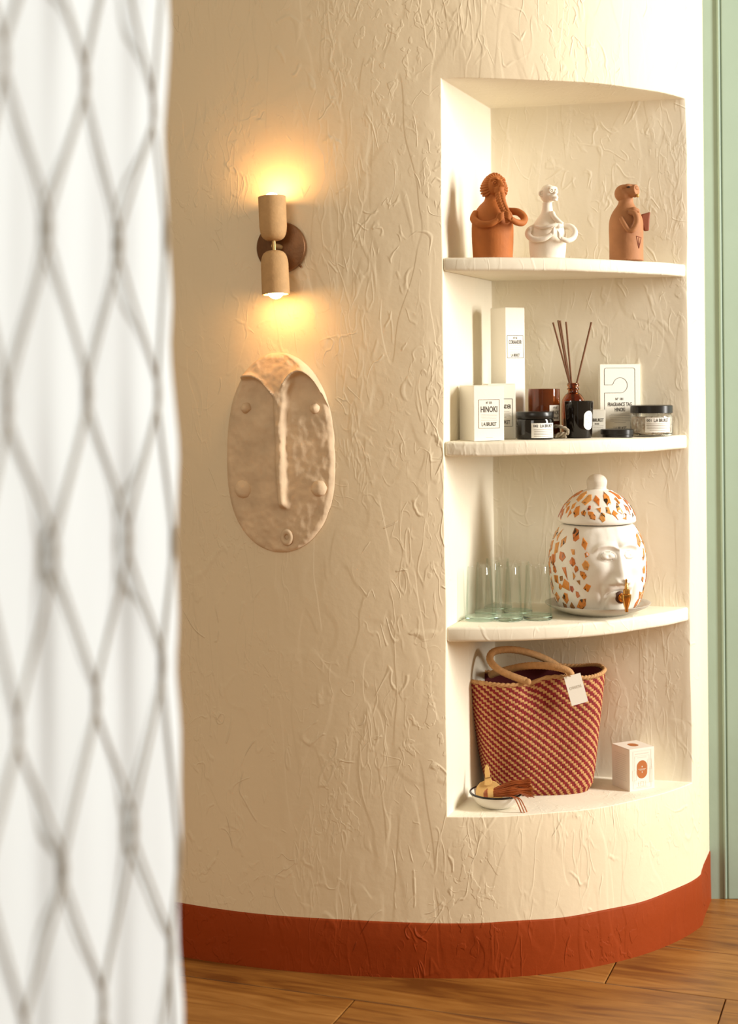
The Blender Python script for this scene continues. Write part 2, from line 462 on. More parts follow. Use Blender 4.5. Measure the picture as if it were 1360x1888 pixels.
def build_floor():
    mb = MB(); mb.add(*box(-2.6, 3.4, -0.8, 4.6, -0.06, -0.018))
    fl = structure(mb.build('floor', 'subfloor', None, False), 'oiled oak plank floor')
    ang = -math.radians(20); dirv = Vector((math.cos(ang), math.sin(ang))); nrm = Vector((-dirv.y, dirv.x))
    wdt = 0.237; Lp = 1.55
    mb = MB(); g = 0.0012; mb.add(*box(g, Lp-g, g, wdt-g, -0.018, 0.0))
    src = None
    for r in range(-10, 8):
        c = 3.055 + r*wdt
        off = (0.53*r*r + 0.37*r) % 1.0*Lp
        for q in range(-3, 4):
            s = q*Lp + off - 0.62
            if r == -1: s = q*Lp + (0.68*dirv.x + 2.985*dirv.y)
            if r == -2: s = q*Lp + (-0.026*dirv.x + 2.988*dirv.y) - 0.02
            p = dirv*s + nrm*c; mid = p + dirv*Lp/2
            if not (-2.2 < mid.x < 2.8 and 0.0 < mid.y < 4.3): continue
            if src is None:
                src = mb.build('plank', 'floor', None, False); bevel(src, 0.0016, 2); o = src
            else: o = src.copy(); link(o)
            o.parent = fl; o.location = (p.x, p.y, 0); o.rotation_euler = (0, 0, ang)
build_floor()

def wall_frame(px, py):
    """point and turn on the curved wall seen at that pixel"""
    lo, hi = -700.0, 130.0
    for _ in range(50):
        mid = (lo+hi)/2
        if P(px, py, depth(wall_d(mid))).x > mid*S: lo = mid
        else: hi = mid
    X = (lo+hi)/2; d = wall_d(X); p = P(px, py, depth(d))
    sl = (wall_d(X+8)-wall_d(X-8))/16
    return p, math.atan(sl), d

# ------------------------------------------------------------------ wall sconce
M['bronze'] = mat('aged_bronze', (0.15, 0.065, 0.022), 0.42, metal=0.55, bump=0.0003, bscale=150, vary=0.15, vscale=40)
M['brass'] = mat('dull_brass', (0.45, 0.28, 0.11), 0.35, metal=0.8)
M['cup'] = mat('sand_clay', (0.52, 0.315, 0.14), 0.75, bump=0.0005, bscale=220, vary=0.08, vscale=60)
M['bulb'] = mat('lit_bulb', (1, 0.9, 0.7), 0.4, emit=(1.0, 0.54, 0.19), estr=95.0)
def build_sconce():
    p, a, d = wall_frame(521, 457); k = kk(d)
    t = thing('wall_sconce', 'double clay cup wall sconce with round bronze plate and two lit bulbs', 'wall lamp', p, a)
    mb = MB(); mb.add(*lathe([(0, 0), (44, 0), (46, 1), (47, 3), (47, 11), (45.5, 13.5), (43.5, 14), (0, 14)], 64)); mb.scaled(k)
    mb.moved(Matrix.Rotation(PI/2, 4, 'X')); mb.build('backplate', 'bronze', t, True, 40)
    mb = MB(); mb.add(*tube([(34, -6, -33), (37.5, -6, -36.5)], 2.2, 8)); mb.scaled(k); mb.build('screw', 'bronze', t)
    AY = -52.0                                  # cup axis in front of the wall (local pixels)
    mb = MB(); mb.add(*tube([(0, -12, 0), (0, AY, 0)], 5, 14, 4)); mb.scaled(k); mb.build('arm', 'brass', t, True, 40)
    lean = Matrix.Translation((0, AY*k, 0)) @ Matrix.Rotation(math.radians(-2.9), 4, 'Y') @ Matrix.Rotation(math.radians(-3), 4, 'X')
    mb = MB(); mb.add(*lathe([(3.6, -13), (3.6, 13)], 16)); mb.scaled(k).moved(lean); mb.build('stem', 'brass', t, True, 40)
    inn = [(4, 9), (14, 10.5), (21, 17), (24.5, 30), (25, 50), (25.2, 89), (22.6, 89), (22.4, 60), (21, 34), (16, 22), (0, 18)]
    for sgn in (1, -1):
        R = lean @ (Matrix.Identity(4) if sgn == 1 else Matrix.Rotation(PI, 4, 'X'))
        mb = MB(); mb.add(*lathe(smooth_prof(inn[:6], 24)+smooth_prof(inn[6:], 14), 48)); mb.scaled(k).moved(R)
        c = mb.build('cup', 'cup', t, True, 50)
        mb = MB(); mb.add(*lathe([(9, 20), (9, 50)], 20)); mb.scaled(k).moved(R); mb.build('socket', 'brass', c, True, 40)
        mb = MB(); mb.add(*ball((0, 0, 82), 15, 24, 16)); mb.scaled(k).moved(R); mb.build('bulb', 'bulb', t)
build_sconce()

# ------------------------------------------------------------------ clay mask
M['maskclay'] = mat('grey_brown_clay', (0.69, 0.525, 0.35), 0.85, bump=0.0022, bscale=38, vary=0.13, vscale=22, detail=7)
def sstep(a, b, x):
    t = max(0, min(1, (x-a)/(b-a))); return t*t*(3-2*t)
def build_mask():
    p, a, d = wall_frame(516, 834); k = kk(d)
    t = thing('wall_mask', 'oval grey-brown clay face mask with long nose hung under the sconce', 'mask', p, a)
    def hw(z):                              # half widths of the oval at height z
        u = z/184.0
        return 105*max(0, 1-abs(u)**2.5)**0.5*(1-0.05*u)
    def height(x, z):
        w = hw(z)
        e = min(1.0, max(0.0, (w-abs(x))/13.0, 0)) if w > 0 else 0
        ez = min(1.0, (184-abs(z))/12.0)
        edge = math.sqrt(max(0, 1-(1-min(e, ez))**2))
        h = 7*edge + 7*(1-(x/105)**2)*(1-(z/190)**2)
        zr = 147-((x-46)/36.0)**2*34 if x > 5 else 999
        if x > 82: zr = 147-34-(x-82)*2.2
        zl = 139-((x+52)/44.0)**2*30 if x > -52 else 139-((x+52)/44.0)**2*14
        zb = zr if x > 9 else zl
        cap = sstep(-4, 4, z-zb)
        xn = interp([(-100, 12), (-40, 7), (60, 5), (130, 8)], z); wn = interp([(-100, 7), (60, 8), (110, 13), (130, 22)], z)
        ns = sstep(0, 1, (wn+5-abs(x-xn))/9.0)*sstep(-106, -92, z)*(1-sstep(118, 150, z))
        hn = interp([(-100, 15), (-70, 12), (20, 10), (130, 13)], z)
        top = 13*(1-0.55*sstep(140, 184, z))
        rais = max(cap*top, ns*hn)
        lip = 0.0
        dd = abs(z-zb)                      # rolled clay edge of the brows
        if -70 < x < 84: lip = 7*math.exp(-((z-zb-2)/4.5)**2)*(1 if abs(x-6) > 9 else 0.3)
        sock = -5*math.exp(-((x-48)/26)**2-((z-112)/32)**2) - 4*math.exp(-((x+45)/26)**2-((z-104)/26)**2)
        rim = 1.5*math.exp(-((w-abs(x)-7)/5.0)**2)*sstep(-130, -90, z)
        n = noise.noise(Vector((x*0.035, z*0.035, 1.7)))*3.0 + noise.noise(Vector((x*0.10, z*0.10, 4.2)))*1.8 + noise.noise(Vector((x*0.25, z*0.25, 7.2)))*0.5
        return max(0.5, h + (1.35*(rais+lip)+1.3*sock+rim+n)*edge)
    NU, NV = 96, 150; V = []; R = 1300.0
    for j in range(NV+1):
        z = -184 + 368*(0.5-0.5*math.cos(PI*j/NV)) ; w = hw(z)*(1+0.012*noise.noise(Vector((z*0.05, 0, 9))))
        for i in range(NU+1):
            u = -1+2*i/NU; x = w*math.sin(u*PI/2)
            V.append(Vector((x, x*x/(2*R) - height(x, z), z))*k)
    Fc = grid_faces(NV+1, NU+1)
    n0 = len(V)
    for j in range(NV+1):                   # back skin on the wall
        for i in range(NU+1):
            v = V[j*(NU+1)+i]; V.append(Vector((v.x, (v.x/k)**2/(2*R)*k, v.z)))
    Fc += [tuple(reversed([q+n0 for q in f])) for f in grid_faces(NV+1, NU+1)]
    for j in range(NV):
        for i in (0, NU):
            q = j*(NU+1)+i; Fc.append((q, q+NU+1, q+NU+1+n0, q+n0))
    mesh_obj('face', V, Fc, 'maskclay', t)
    def pellet(name, px, py, r, flat):
        x, z = px-516, 834-py; h = height(x, z)-x*x/(2*R)
        mb = MB(); mb.add(*ball((x, -h+1, z), (r, flat, r), 20, 14))
        mb.V = [v + noise.noise_vector(v*0.16)*1.3 for v in mb.V]; mb.scaled(k); mb.build(name, 'maskclay', t)
    pellet('eye', 453, 752, 10, 13); pellet('eye', 586, 753, 9.5, 13)
    pellet('cheek_disc', 446, 902, 17, 8); pellet('cheek_disc', 593, 899, 15, 12)
    x, z = 531-516, 834-989; h = height(x, z)
    mb = MB(); mb.add(*ring((x, -h-1, z), 8, 4.5, n=28, m=10, sz=1.25)); mb.scaled(k); mb.build('mouth', 'maskclay', t)
build_mask()

# ------------------------------------------------------------------ clay figures on the top shelf
M['terra'] = mat('orange_terracotta', (0.43, 0.130, 0.024), 0.72, bump=0.0005, bscale=120, vary=0.1, vscale=30)
M['white_clay'] = mat('white_clay', (0.86, 0.78, 0.66), 0.65, bump=0.0004, bscale=120)
M['brown_clay'] = mat('pinkish_brown_clay', (0.40, 0.175, 0.072), 0.7, bump=0.0005, bscale=110, vary=0.12, vscale=25)
M['red_clay'] = mat('dark_red_clay', (0.25, 0.07, 0.03), 0.7)
M['dark_slip'] = mat('dark_slip', (0.05, 0.03, 0.02), 0.5)
M['gold_slip'] = mat('ochre_slip', (0.5, 0.28, 0.06), 0.4)
ZS1 = SHELF1[1]
def facing(deg):                        # rotation that turns -y (towards the camera) to the right by deg
    return Matrix.Rotation(math.radians(deg), 3, 'Z')
def body_of(t, k, prof, m, extra=(), name='body', sx=1.0, sy=1.0, vox=1.5, n=26):
    mb = MB(); mb.add(*lathe(smooth_prof(prof, n), 40, 0, 0, sx, sy))
    for g in extra: mb.add(*g)
    mb.scaled(k); return clay(mb.build(name, m, t), vox*k, 3)
def build_lion():
    d = 52; k = kk(d); t = thing('clay_figurine', 'orange terracotta lion-headed figure holding its plaited beard', 'figurine', at(910, d, ZS1))
    body_of(t, k, [(0, 0), (35, 0.2), (36.5, 4), (38.5, 40), (38, 68), (34, 84), (25, 98), (16, 107), (13.5, 114), (14, 122)], 'terra')
    fr = facing(24)
    def fp(x, y, z): return fr @ Vector((x, y, z)) + Vector((4, -1, 134))
    hb = MB(); hb.add(*ball((3, -1, 134), (20, 20, 22), 28, 20))
    hb.add(*ball(fp(0, -18, -6), (9, 10, 8), 18, 12, fr)); hb.add(*tube([fp(0, -16, 12), fp(0, -23, 4), fp(0, -28, -3)], [4, 4.5, 6], 10))
    hb.add(*tube([fp(-9, -17, -12), fp(0, -26, -13), fp(9, -17, -12)], 3.2, 8)); hb.add(*tube([fp(-7, -16, -17), fp(0, -23, -19), fp(7, -16, -17)], 3, 8))
    hb.add(*tube([fp(-15, -12, 10), fp(-7, -20, 13), fp(-1, -19, 9)], 2.6, 8)); hb.add(*tube([fp(15, -12, 10), fp(7, -20, 13), fp(1, -19, 9)], 2.6, 8))
    hb.scaled(k); clay(hb.build('head', 'terra', t), 1.2*k, 2)
    mane = MB()
    for i in range(22):                     # ridged mane standing out round the face
        w = math.radians(-130 + 260*i/21); R0, R1 = 15, 27 + 2*math.cos(3*w)
        c0 = fp(R0*math.sin(w), -9, R0*math.cos(w)); c1 = fp(R1*0.85*math.sin(w), -4, R1*0.82*math.cos(w)-1); c2 = fp(R1*0.88*math.sin(w), 8, R1*0.80*math.cos(w)-2)
        mane.add(*tube([c0, c1, c2], [2.0, 2.9, 2.4], 8, 8))
    mane.scaled(k); mane.build('mane', 'terra', t)
    for s in (-1, 1):
        e = MB(); c = fp(8.5*s, -17.5, 4); e.add(*ring(c, 4.6, 1.5, fr @ Matrix.Rotation(math.radians(20*s), 3, 'Z'), 20, 8)); e.add(*ball(c, 2.4, 10, 8)); e.scaled(k); e.build('eye', 'terra', t)
    b = MB()
    path = smooth_path([(12, -26, 117), (14, -36, 102), (19, -42, 88), (25, -44, 76), (27, -43, 66)], 12)
    for i, c in enumerate(path):
        s = 1 if i % 2 else -1; r = 8.2 - 0.22*i
        for q in (-1, 1):
            b.add(*ball(c + Vector((q*3.4, 0, 0)), (r*0.85, r*0.75, r*0.55), 12, 8, Matrix.Rotation(q*0.7, 3, 'Y')))
    b.scaled(k); b.build('beard', 'terra', t)
    arms = (([(-31, -10, 84), (-36, -24, 72), (-27, -40, 62), (-8, -48, 61), (6, -50, 68)], [7.5, 7.5, 7, 6, 5]),
            ([(29, -6, 88), (46, -14, 85), (56, -22, 74), (52, -32, 64), (40, -42, 64), (29, -49, 70)], [7, 7, 7, 6.5, 6, 5]))
    for n_, (pts, r) in enumerate(arms):
        a = MB(); a.add(*tube(pts, r, 12, 26)); e = Vector(pts[-1]); s = 1 if n_ == 0 else -1
        for f in range(4):
            a.add(*tube([e + Vector((0, -1, -4+3*f)), e + Vector((5*s, -3.5, 0+3.5*f)), e + Vector((11*s, -2, 3+3.6*f))], [2.3, 2.1, 1.6], 8, 8))
        a.add(*tube([e + Vector((-2*s, 0, 2)), e + Vector((0, -2, 9)), e + Vector((3*s, -2, 13))], [2.4, 2.2, 1.7], 8, 8))
        a.scaled(k); clay(a.build('arm', 'terra', t), 1.1*k, 1)
build_lion()
def build_monkey():
    d = 74; k = kk(d); t = thing('clay_figurine', 'white clay monkey figure with a snake round its neck', 'figurine', at(1011, d, ZS1))
    body_of(t, k, [(0, 0), (30, 0.2), (32, 4), (34, 25), (34, 45), (30, 60), (20, 74), (12, 86), (9.5, 96), (9, 106)], 'white_clay')
    fr = facing(34)
    def fp(x, y, z): return fr @ Vector((x, y, z)) + Vector((3, -1, 122))
    h = MB(); h.add(*ball((2, -1, 121), (15.5, 15.5, 17.5), 24, 18)); h.add(*ball(fp(0, -12, -8), (9, 9, 7), 18, 12, fr)); h.add(*ball(fp(0, -11, 9), (11, 5, 4), 14, 10, fr))
    h.add(*tube([fp(0, -15, 3), fp(0, -19, -3)], [2.5, 3.5], 8)); h.add(*tube([fp(-7, -16, -9), fp(0, -22, -9), fp(7, -16, -9)], 2, 8)); h.add(*tube([fp(-6, -15, -13), fp(0, -20, -14), fp(6, -15, -13)], 2.2, 8))
    h.scaled(k); clay(h.build('head', 'white_clay', t), 1.1*k, 1)
    for s in (-1, 1):
        e = MB(); e.add(*ring(fp(6.5*s, -14.5, 3.5), 3.6, 1.3, fr @ Matrix.Rotation(math.radians(22*s), 3, 'Z'), 18, 8)); e.add(*ball(fp(6.5*s, -14, 3.5), 1.8, 10, 8)); e.scaled(k); e.build('eye', 'white_clay', t)
        e = MB(); e.add(*ring(fp(15.5*s, 1, -1), 4.6, 2, fr @ Matrix.Rotation(math.radians(50*s), 3, 'Z'), 18, 8)); e.add(*ball(fp(15*s, 2, -1), (2, 3.5, 4), 12, 8)); e.scaled(k); e.build('ear', 'white_clay', t)
    s_ = MB(); s_.add(*tube([(12, 4, 82), (8, -13, 84), (10, -22, 76), (17, -28, 68), (24, -30, 62)], [4, 5, 5, 4.5, 4], 10, 22)); s_.add(*tube([(24, -29, 60), (10, -36, 60), (-4, -37, 57), (-16, -33, 56), (-26, -24, 60)], [4, 4.2, 4, 3.2, 2.2], 10, 22)); s_.add(*ball((16, -35, 59), (6, 4, 4.5), 12, 8)); s_.scaled(k); s_.build('snake', 'white_clay', t)
    for n_, (pts, r) in enumerate((([(-23, -6, 60), (-34, -14, 54), (-38, -24, 44), (-30, -36, 35), (-12, -41, 35), (2, -41, 43)], [6, 6, 6, 5.5, 5, 4.2]),
                                   ([(24, -4, 60), (40, -8, 60), (48, -16, 50), (44, -26, 38), (32, -36, 32), (20, -39, 36)], [6, 6, 6, 5.5, 5, 4.2]))):
        a = MB(); a.add(*tube(pts, r, 12, 28)); e = Vector(pts[-1]); s = 1 if n_ == 0 else -1
        for f in range(4): a.add(*tube([e + Vector((0, -1, -3+2.2*f)), e + Vector((4*s, -2.5, 1+3*f)), e + Vector((7*s, -1, 5+3.3*f))], [1.9, 1.7, 1.2], 8, 6))
        a.scaled(k); clay(a.build('arm', 'white_clay', t), 1.0*k, 1)
build_monkey()
def build_otter():
    d = 136; k = kk(d); t = thing('clay_figurine', 'brown clay bottle figure with blunt snout and flat tail', 'figurine', at(1156, d, ZS1))
    body_of(t, k, [(0, 0), (30, 0.2), (31, 4), (31, 30), (31.5, 62), (30, 78), (24, 92), (16, 103), (13.5, 110), (14, 116)], 'brown_clay', [tube([(-2, -20, 92), (10, -25, 93), (20, -22, 90)], [3, 5, 4], 10)])
    fr = facing(50)
    def fp(x, y, z): return fr @ Vector((x, y, z)) + Vector((-2, 0, 126))
    h = MB(); h.add(*ball((-3, 0, 125), (18, 17, 17), 26, 18)); h.add(*tube([fp(0, -6, 3), fp(0, -17, 3), fp(0, -26, 4)], [14, 12, 10], 14)); h.add(*ball(fp(0, -21, -5), (7, 6, 5), 14, 10, fr))
    h.add(*tube([fp(-15, -2, 8), fp(-12, -12, 12), fp(-6, -18, 10)], 3.2, 8)); h.add(*tube([fp(15, -2, 8), fp(12, -12, 12), fp(6, -18, 10)], 3.2, 8))
    h.scaled(k); clay(h.build('head', 'brown_clay', t), 1.1*k, 2)
    for s in (-1, 1):
        e = MB(); e.add(*ball(fp(11.5*s, -14, 9), (2.2, 4.5, 1.9), 12, 8, fr)); e.scaled(k); e.build('eye', 'dark_slip', t)
    e = MB(); e.add(*ball(fp(0, -25, 7), (7, 3, 4), 12, 8, fr)); e.scaled(k); e.build('nose', 'brown_clay', t)
    e = MB(); e.add(*ball(fp(-1, -28, -7), (3.5, 2.5, 3.5), 12, 8, fr)); e.scaled(k); e.build('tongue', 'gold_slip', t)
    for pts in ([(2, -26, 88), (11, -33, 84), (14, -37, 70), (7, -39, 55), (-1, -37, 54), (-8, -34, 64), (-14, -27, 78)],):
        a = MB(); a.add(*tube(pts, [5.5, 5.5, 5, 4.5, 4.5], 12, 26)); a.scaled(k); clay(a.build('arm', 'brown_clay', t), 1.0*k, 1)
    tl = MB(); tl.add(*extrude_poly([(27, 86), (45, 91), (43, 76), (42, 56), (33, 55), (28, 70)], -4, 3)); tl.scaled(k); bevel(tl.build('tail', 'red_clay', t, True, 40), 2.5*k, 3)
    m_ = MB()
    for a, b in (((14, 44), (19, 22)), ((24, 42), (19, 22)), ((14, 44), (24, 42)), ((19, 42), (19, 24))):
        yy = lambda x: -math.sqrt(max(0, 31.2**2-x*x))
        m_.add(*tube([(a[0], yy(a[0]), a[1]), ((a[0]+b[0])/2, yy((a[0]+b[0])/2), (a[1]+b[1])/2), (b[0], yy(b[0]), b[1])], 0.8, 6, 4))
    m_.scaled(k); m_.build('incised_mark', 'red_clay', t)
build_otter()

# ------------------------------------------------------------------ second shelf: boxes, candles, jars
ZS2 = SHELF2[1]
M['black_glass'] = mat('black_glass', (0.010, 0.007, 0.005), 0.07, spec=0.6)
M['black_plastic'] = mat('black_lid', (0.014, 0.012, 0.010), 0.3)
M['amber'] = mat('amber_glass', (0.52, 0.17, 0.025), 0.04, trans=1.0, ior=1.45)
M['amber_dark'] = mat('dark_amber_glass', (0.30, 0.075, 0.012), 0.05, trans=0.75, ior=1.45)
M['wax'] = mat('candle_wax', (0.62, 0.42, 0.22), 0.6)
M['reed'] = mat('brown_reed', (0.16, 0.062, 0.020), 0.65)
M['liquid'] = mat('diffuser_oil', (0.10, 0.035, 0.008), 0.1)
M['rope'] = mat('grey_rope', (0.34, 0.28, 0.20), 0.9, bump=0.001, bscale=300)
M['clear'] = mat('clear_glass', (0.97, 0.97, 0.95), 0.03, trans=1.0, ior=1.35)
def carton(name, label, px, d, z, w, dp, h, rz, mtl='paper', lean=0.0):
    """cardboard box with a tuck lid seam; sizes in local pixels"""
    k = kk(d); t = thing(name, label, 'box', at(px, d, z), rz)
    if lean: t.rotation_euler = (lean, 0, rz)
    mb = MB(); mb.add(*box(-w/2, w/2, -dp/2, dp/2, 0, h-1.2)); mb.scaled(k); bevel(mb.build('body', mtl, t, False), 0.5*k, 2)
    mb = MB(); mb.add(*box(-w/2+0.3, w/2-0.3, -dp/2+0.3, dp/2-0.3, h-1.1, h)); mb.scaled(k); bevel(mb.build('lid_flap', mtl, t, False), 0.4*k, 2)
    return t, k
def prints(t, k, y, items, par=None):
    """items: (name, material, list of geos) laid on the flat face at local y"""
    for nm, mt, gs in items:
        if nm == 'lettering':
            for g in gs: mb = MB(); mb.add(*flat_front(g, y)); mb.scaled(k); mb.build(nm, mt, par or t, False)
            continue
        mb = MB()
        for g in gs: mb.add(*flat_front(g, y))
        mb.scaled(k); o = mb.build(nm, mt, par or t, False)
        if nm == 'small_print': o['kind'] = 'stuff'
def para(w, z0, n, step, th, x=0.0):
    random.seed(int(z0*10)+n)
    return [rect_geo(w*random.uniform(0.8, 1.0) if i < n-1 else w*0.5, th, x, z0-i*step) for i in range(n)]
def build_cartons():
    # tall one
    t, k = carton('tall_carton', 'tall slim cream carton with small framed label standing at the back', 936, 200, ZS2, 44.5, 44.5, 238, math.radians(33))
    y = -22.25-0.25; c = 238-72
    prints(t, k, y, [('label_frame', 'print', [frame_geo(37, 41, 0.7, 0, c)]),
        ('lettering', 'print', [text_geo('N° 92', 9, 4, 0, c+16), text_geo('CORIANDER', 30, 7.2, 0, c+8.5), text_geo('L:A BRUKET', 20, 5.5, 0, c-15.5)]),
        ('small_print', 'printgrey', [rect_geo(28, 0.4, 0, c+2), rect_geo(28, 0.4, 0, c-2), rect_geo(28, 0.4, 0, c-5), rect_geo(24, 0.4, 0, c-8), rect_geo(28, 0.5, 0, c-11)])])
    # square one in front
    t, k = carton('square_carton', 'square cream carton with large framed label standing in front by the niche edge', 887, 68, ZS2, 61, 61, 101, math.radians(22))
    y = -30.5-0.25; c = 49
    prints(t, k, y, [('label_frame', 'printbrown', [frame_geo(42, 52, 0.8, 0, c)]),
        ('lettering', 'print', [text_geo('N° 255', 12, 4.5, 0, c+20.5), text_geo('HINOKI', 33.5, 11.2, 0, c+8.5), text_geo('L·A BRUKET', 30, 7, 0, c-18.5)]),
        ('small_print', 'printgrey', [rect_geo(33, 0.4, 0, c-1), rect_geo(33, 0.4, 0, c-3.5), rect_geo(33, 0.4, 0, c-6), rect_geo(30, 0.4, 0, c-8.5), rect_geo(33, 0.5, 0, c-11.5), rect_geo(14, 0.5, 0, 6)])])
    # the one half hidden behind it
    t, k = carton('square_carton', 'cream carton half hidden behind the square carton in front', 918.5, 140, ZS2, 52, 48, 101, math.radians(9))
    y = -24-0.25; c = 48
    prints(t, k, y, [('label_frame', 'print', [frame_geo(40, 50, 0.8, 0, c)]),
        ('lettering', 'print', [text_geo('CORIANDER', 35, 7.6, 0, c+11), text_geo('L:A BRUKET', 30, 7, 0, c-17.5)]),
        ('small_print', 'printgrey', para(34, c+2, 5, 2.7, 0.7))])
    # little white box behind the black candle
    t, k = carton('small_carton', 'little white printed carton tucked behind the black candle glass', 1096, 176, ZS2, 35, 16, 50, math.radians(2))
    y = -8-0.25
    prints(t, k, y, [('lettering', 'print', [text_geo('L:A BRUKET', 29, 6.2, 0, 31), text_geo('042', 8, 3, 2, 24)]), ('small_print', 'printgrey', [rect_geo(28, 0.5, 0, 20.5), rect_geo(26, 0.5, 0, 17)])])
    # fragrance card pack against the back wall
    t, k = carton('flat_carton', 'flat upright grey-cream card pack with a door hanger outline', 1141, 240, ZS2, 79, 9, 131, math.radians(13), lean=0.0)
    y = -4.5-0.3; W_, x0, x1 = 79, -31, 29
    def line(pts, th=0.75):
        mb = MB()
        for p, q in zip(pts, pts[1:]):
            p, q = Vector((p[0], 0, p[1])), Vector((q[0], 0, q[1])); dv = (q-p).normalized()*th*0.35; nn = Vector((-(q-p).z, 0, (q-p).x)).normalized()*th/2
            mb.add([p-dv+nn, q+dv+nn, q+dv-nn, p-dv-nn], [(0, 1, 2, 3)])
        return mb.V, mb.F
    o = [(x0, 93)] + [(x0+4-4*math.cos(a), 120+4*math.sin(a)) for a in [i*PI/10 for i in range(6)]] + [(x1-4+4*math.sin(a), 120+4*math.cos(a)) for a in [i*PI/10 for i in range(6)]] + [(x1, 4)]
    arc = [(x0, 93), (x0+15, 93)] + [(0+14*math.cos(a), 92+14*math.sin(a)) for a in [math.radians(165-i*255/24) for i in range(25)]] + [(x0, 78), (x0, 4)]
    prints(t, k, y, [('hanger_outline', 'print', [line(o), line(arc)]),
        ('lettering', 'print', [text_geo('N° 181', 15, 5, -2, 67), text_geo('FRAGRANCE TAG', 47, 7.2, -1, 57), text_geo('HINOKI', 20, 7.2, -1, 47.5), text_geo('L:A BRUKET', 25, 5.8, -1, 13)]),
        ('small_print', 'printgrey', para(45, 39, 6, 3.1, 0.7, -1))])
build_cartons()
def jar_prof(r, h, wall=1.6, foot=3, rc=4):
    out = [(0, 0), (r-rc, 0), (r-rc*0.3, rc*0.3), (r, rc), (r, h), (r-wall, h), (r-wall, foot+2), (r-wall-2, foot), (0, foot)]
    return out
def build_jars():
    # amber candle glass
    d = 150; k = kk(d); t = thing('candle_glass', 'brown amber glass candle with white label', 'candle', at(1002, d, ZS2)); r = 29; h = 90
    mb = MB(); mb.add(*lathe(jar_prof(r, h, 1.6, 5), 56)); mb.scaled(k); mb.build('glass', 'amber_dark', t, True, 40)
    mb = MB(); mb.add(*lathe([(0, 5.3), (r-2.2, 5.3), (r-2.2, 48), (0, 47)], 48)); mb.scaled(k); mb.build('wax', 'wax', t, True, 40)
    a0 = math.radians(38); lb = MB(); lb.add(*wrap(rect_geo(25, 29, 0, 46, 10), r+0.25, a0)); lb.scaled(k); l = lb.build('label', 'label', t)
    for g in (text_geo('N° 255', 9, 3.8, 0, 56), text_geo('HINOKI', 20, 7.5, 0, 47), text_geo('L:A BRUKET', 20, 5, 0, 37), rect_geo(22, 0.5, 0, 42, 8)): tx = MB(); tx.add(*wrap(g, r+0.5, a0)); tx.scaled(k); tx.build('lettering', 'print', l, False)
    # black cream jar
    d = 89; k = kk(d); t = thing('cream_jar', 'low black jar with black lid and white label in front of the amber candle', 'jar', at(985, d, ZS2)); r = 34.5
    mb = MB(); mb.add(*lathe([(0, 0), (r-4, 0), (r-1.2, 1), (r, 4), (r, 34), (r-1, 37), (r-3, 38), (0, 38)], 56)); mb.scaled(k); mb.build('body', 'black_glass', t, True, 40)
    mb = MB(); mb.add(*lathe([(0, 38.4), (r-0.5, 38.4), (r, 39), (r, 49.5), (r-1.2, 51), (0, 51)], 56)); mb.scaled(k); ld = mb.build('lid', 'black_plastic', t, True, 40)
    a0 = math.radians(24); lb = MB(); lb.add(*wrap(rect_geo(50, 27, 0, 17, 14), r+0.25, a0)); lb.scaled(k); l = lb.build('label', 'label', t)
    for g in (text_geo('042', 9, 4.6, -17, 25.5), text_geo('L:A BRUKET', 29, 5.6, 6, 25.5)): tx = MB(); tx.add(*wrap(g, r+0.5, a0)); tx.scaled(k); tx.build('lettering', 'print', l, False)
    tx = MB()
    for g in para(42, 19, 5, 3.1, 1.3): tx.add(*wrap(rect_geo(38+4*random.random(), 1.1, 0, g[0][0].z+0.5, 10), r+0.5, a0))
    tx.scaled(k); tx.build('small_print', 'printgrey', l, False)['kind'] = 'stuff'
    # reed diffuser
    d = 188; k = kk(d); t = thing('reed_diffuser', 'amber bottle holding dark brown fragrance reeds', 'diffuser', at(1056, d, ZS2)); r = 22
    out = [(0, 0), (19, 0), (21.5, 2), (22, 6), (22, 58), (20.5, 68), (15, 77), (10.5, 81), (9.5, 84), (9.5, 86)]
    inner = [(7.4, 99), (7.4, 82), (13, 75), (18.4, 67), (20, 58), (20, 6), (17, 3.5), (0, 3.5)]
    mb = MB(); mb.add(*lathe(out[:4]+smooth_prof(out[4:], 22)+[(11.6, 86.6), (11.6, 89.5), (9.6, 90), (9.6, 92.6), (11.2, 93), (11.2, 96.4), (10.4, 97), (10.4, 99)]+inner, 48)); mb.scaled(k); mb.build('bottle', 'amber', t, True, 40)
    mb = MB(); mb.add(*lathe([(0, 3.8), (19.6, 3.8), (19.7, 34), (0, 34)], 40)); mb.scaled(k); mb.build('oil', 'liquid', t, True, 40)
    for (tx_, ty_) in ((1020, 598), (1029.5, 594), (1033, 594.5), (1044, 597), (1091.5, 598)):
        dx = (tx_-1056)*1.0; top = Vector((dx, 3+(tx_ % 3)*2-2, (808-ty_)*1.0+1)); lean = Vector((dx, top.y, 0))
        e = max(-6.2, min(6.2, dx*0.24)); neck = Vector((e, 0, 97)); dirv = top-neck; bot = neck - dirv*(88/dirv.z)*0.95
        if abs(bot.x) > 17: bot.x = 17*(1 if bot.x > 0 else -1)
        s_ = MB(); s_.add(*tube([bot, neck, top], 1.75, 8, 10)); s_.scaled(k); s_.build('reed', 'reed', t, True, 50)
    # black candle tumbler with an oval label
    d = 130; k = kk(d); t = thing('candle_glass', 'black glass candle tumbler with a white oval label', 'candle', at(1066.5, d, ZS2)); r0, r1, h = 23.5, 26.5, 68
    mb = MB(); mb.add(*lathe([(0, 0), (r0-3, 0), (r0-0.8, 0.8), (r0, 3), (r1, h-0.8), (r1-0.7, h), (r1-1.5, h), (r1-1.8, h-1), (r0+1, 52), (0, 51)], 56)); mb.scaled(k); mb.build('glass', 'black_glass', t, True, 40)
    a0 = math.radians(36); V = []; Fc = []
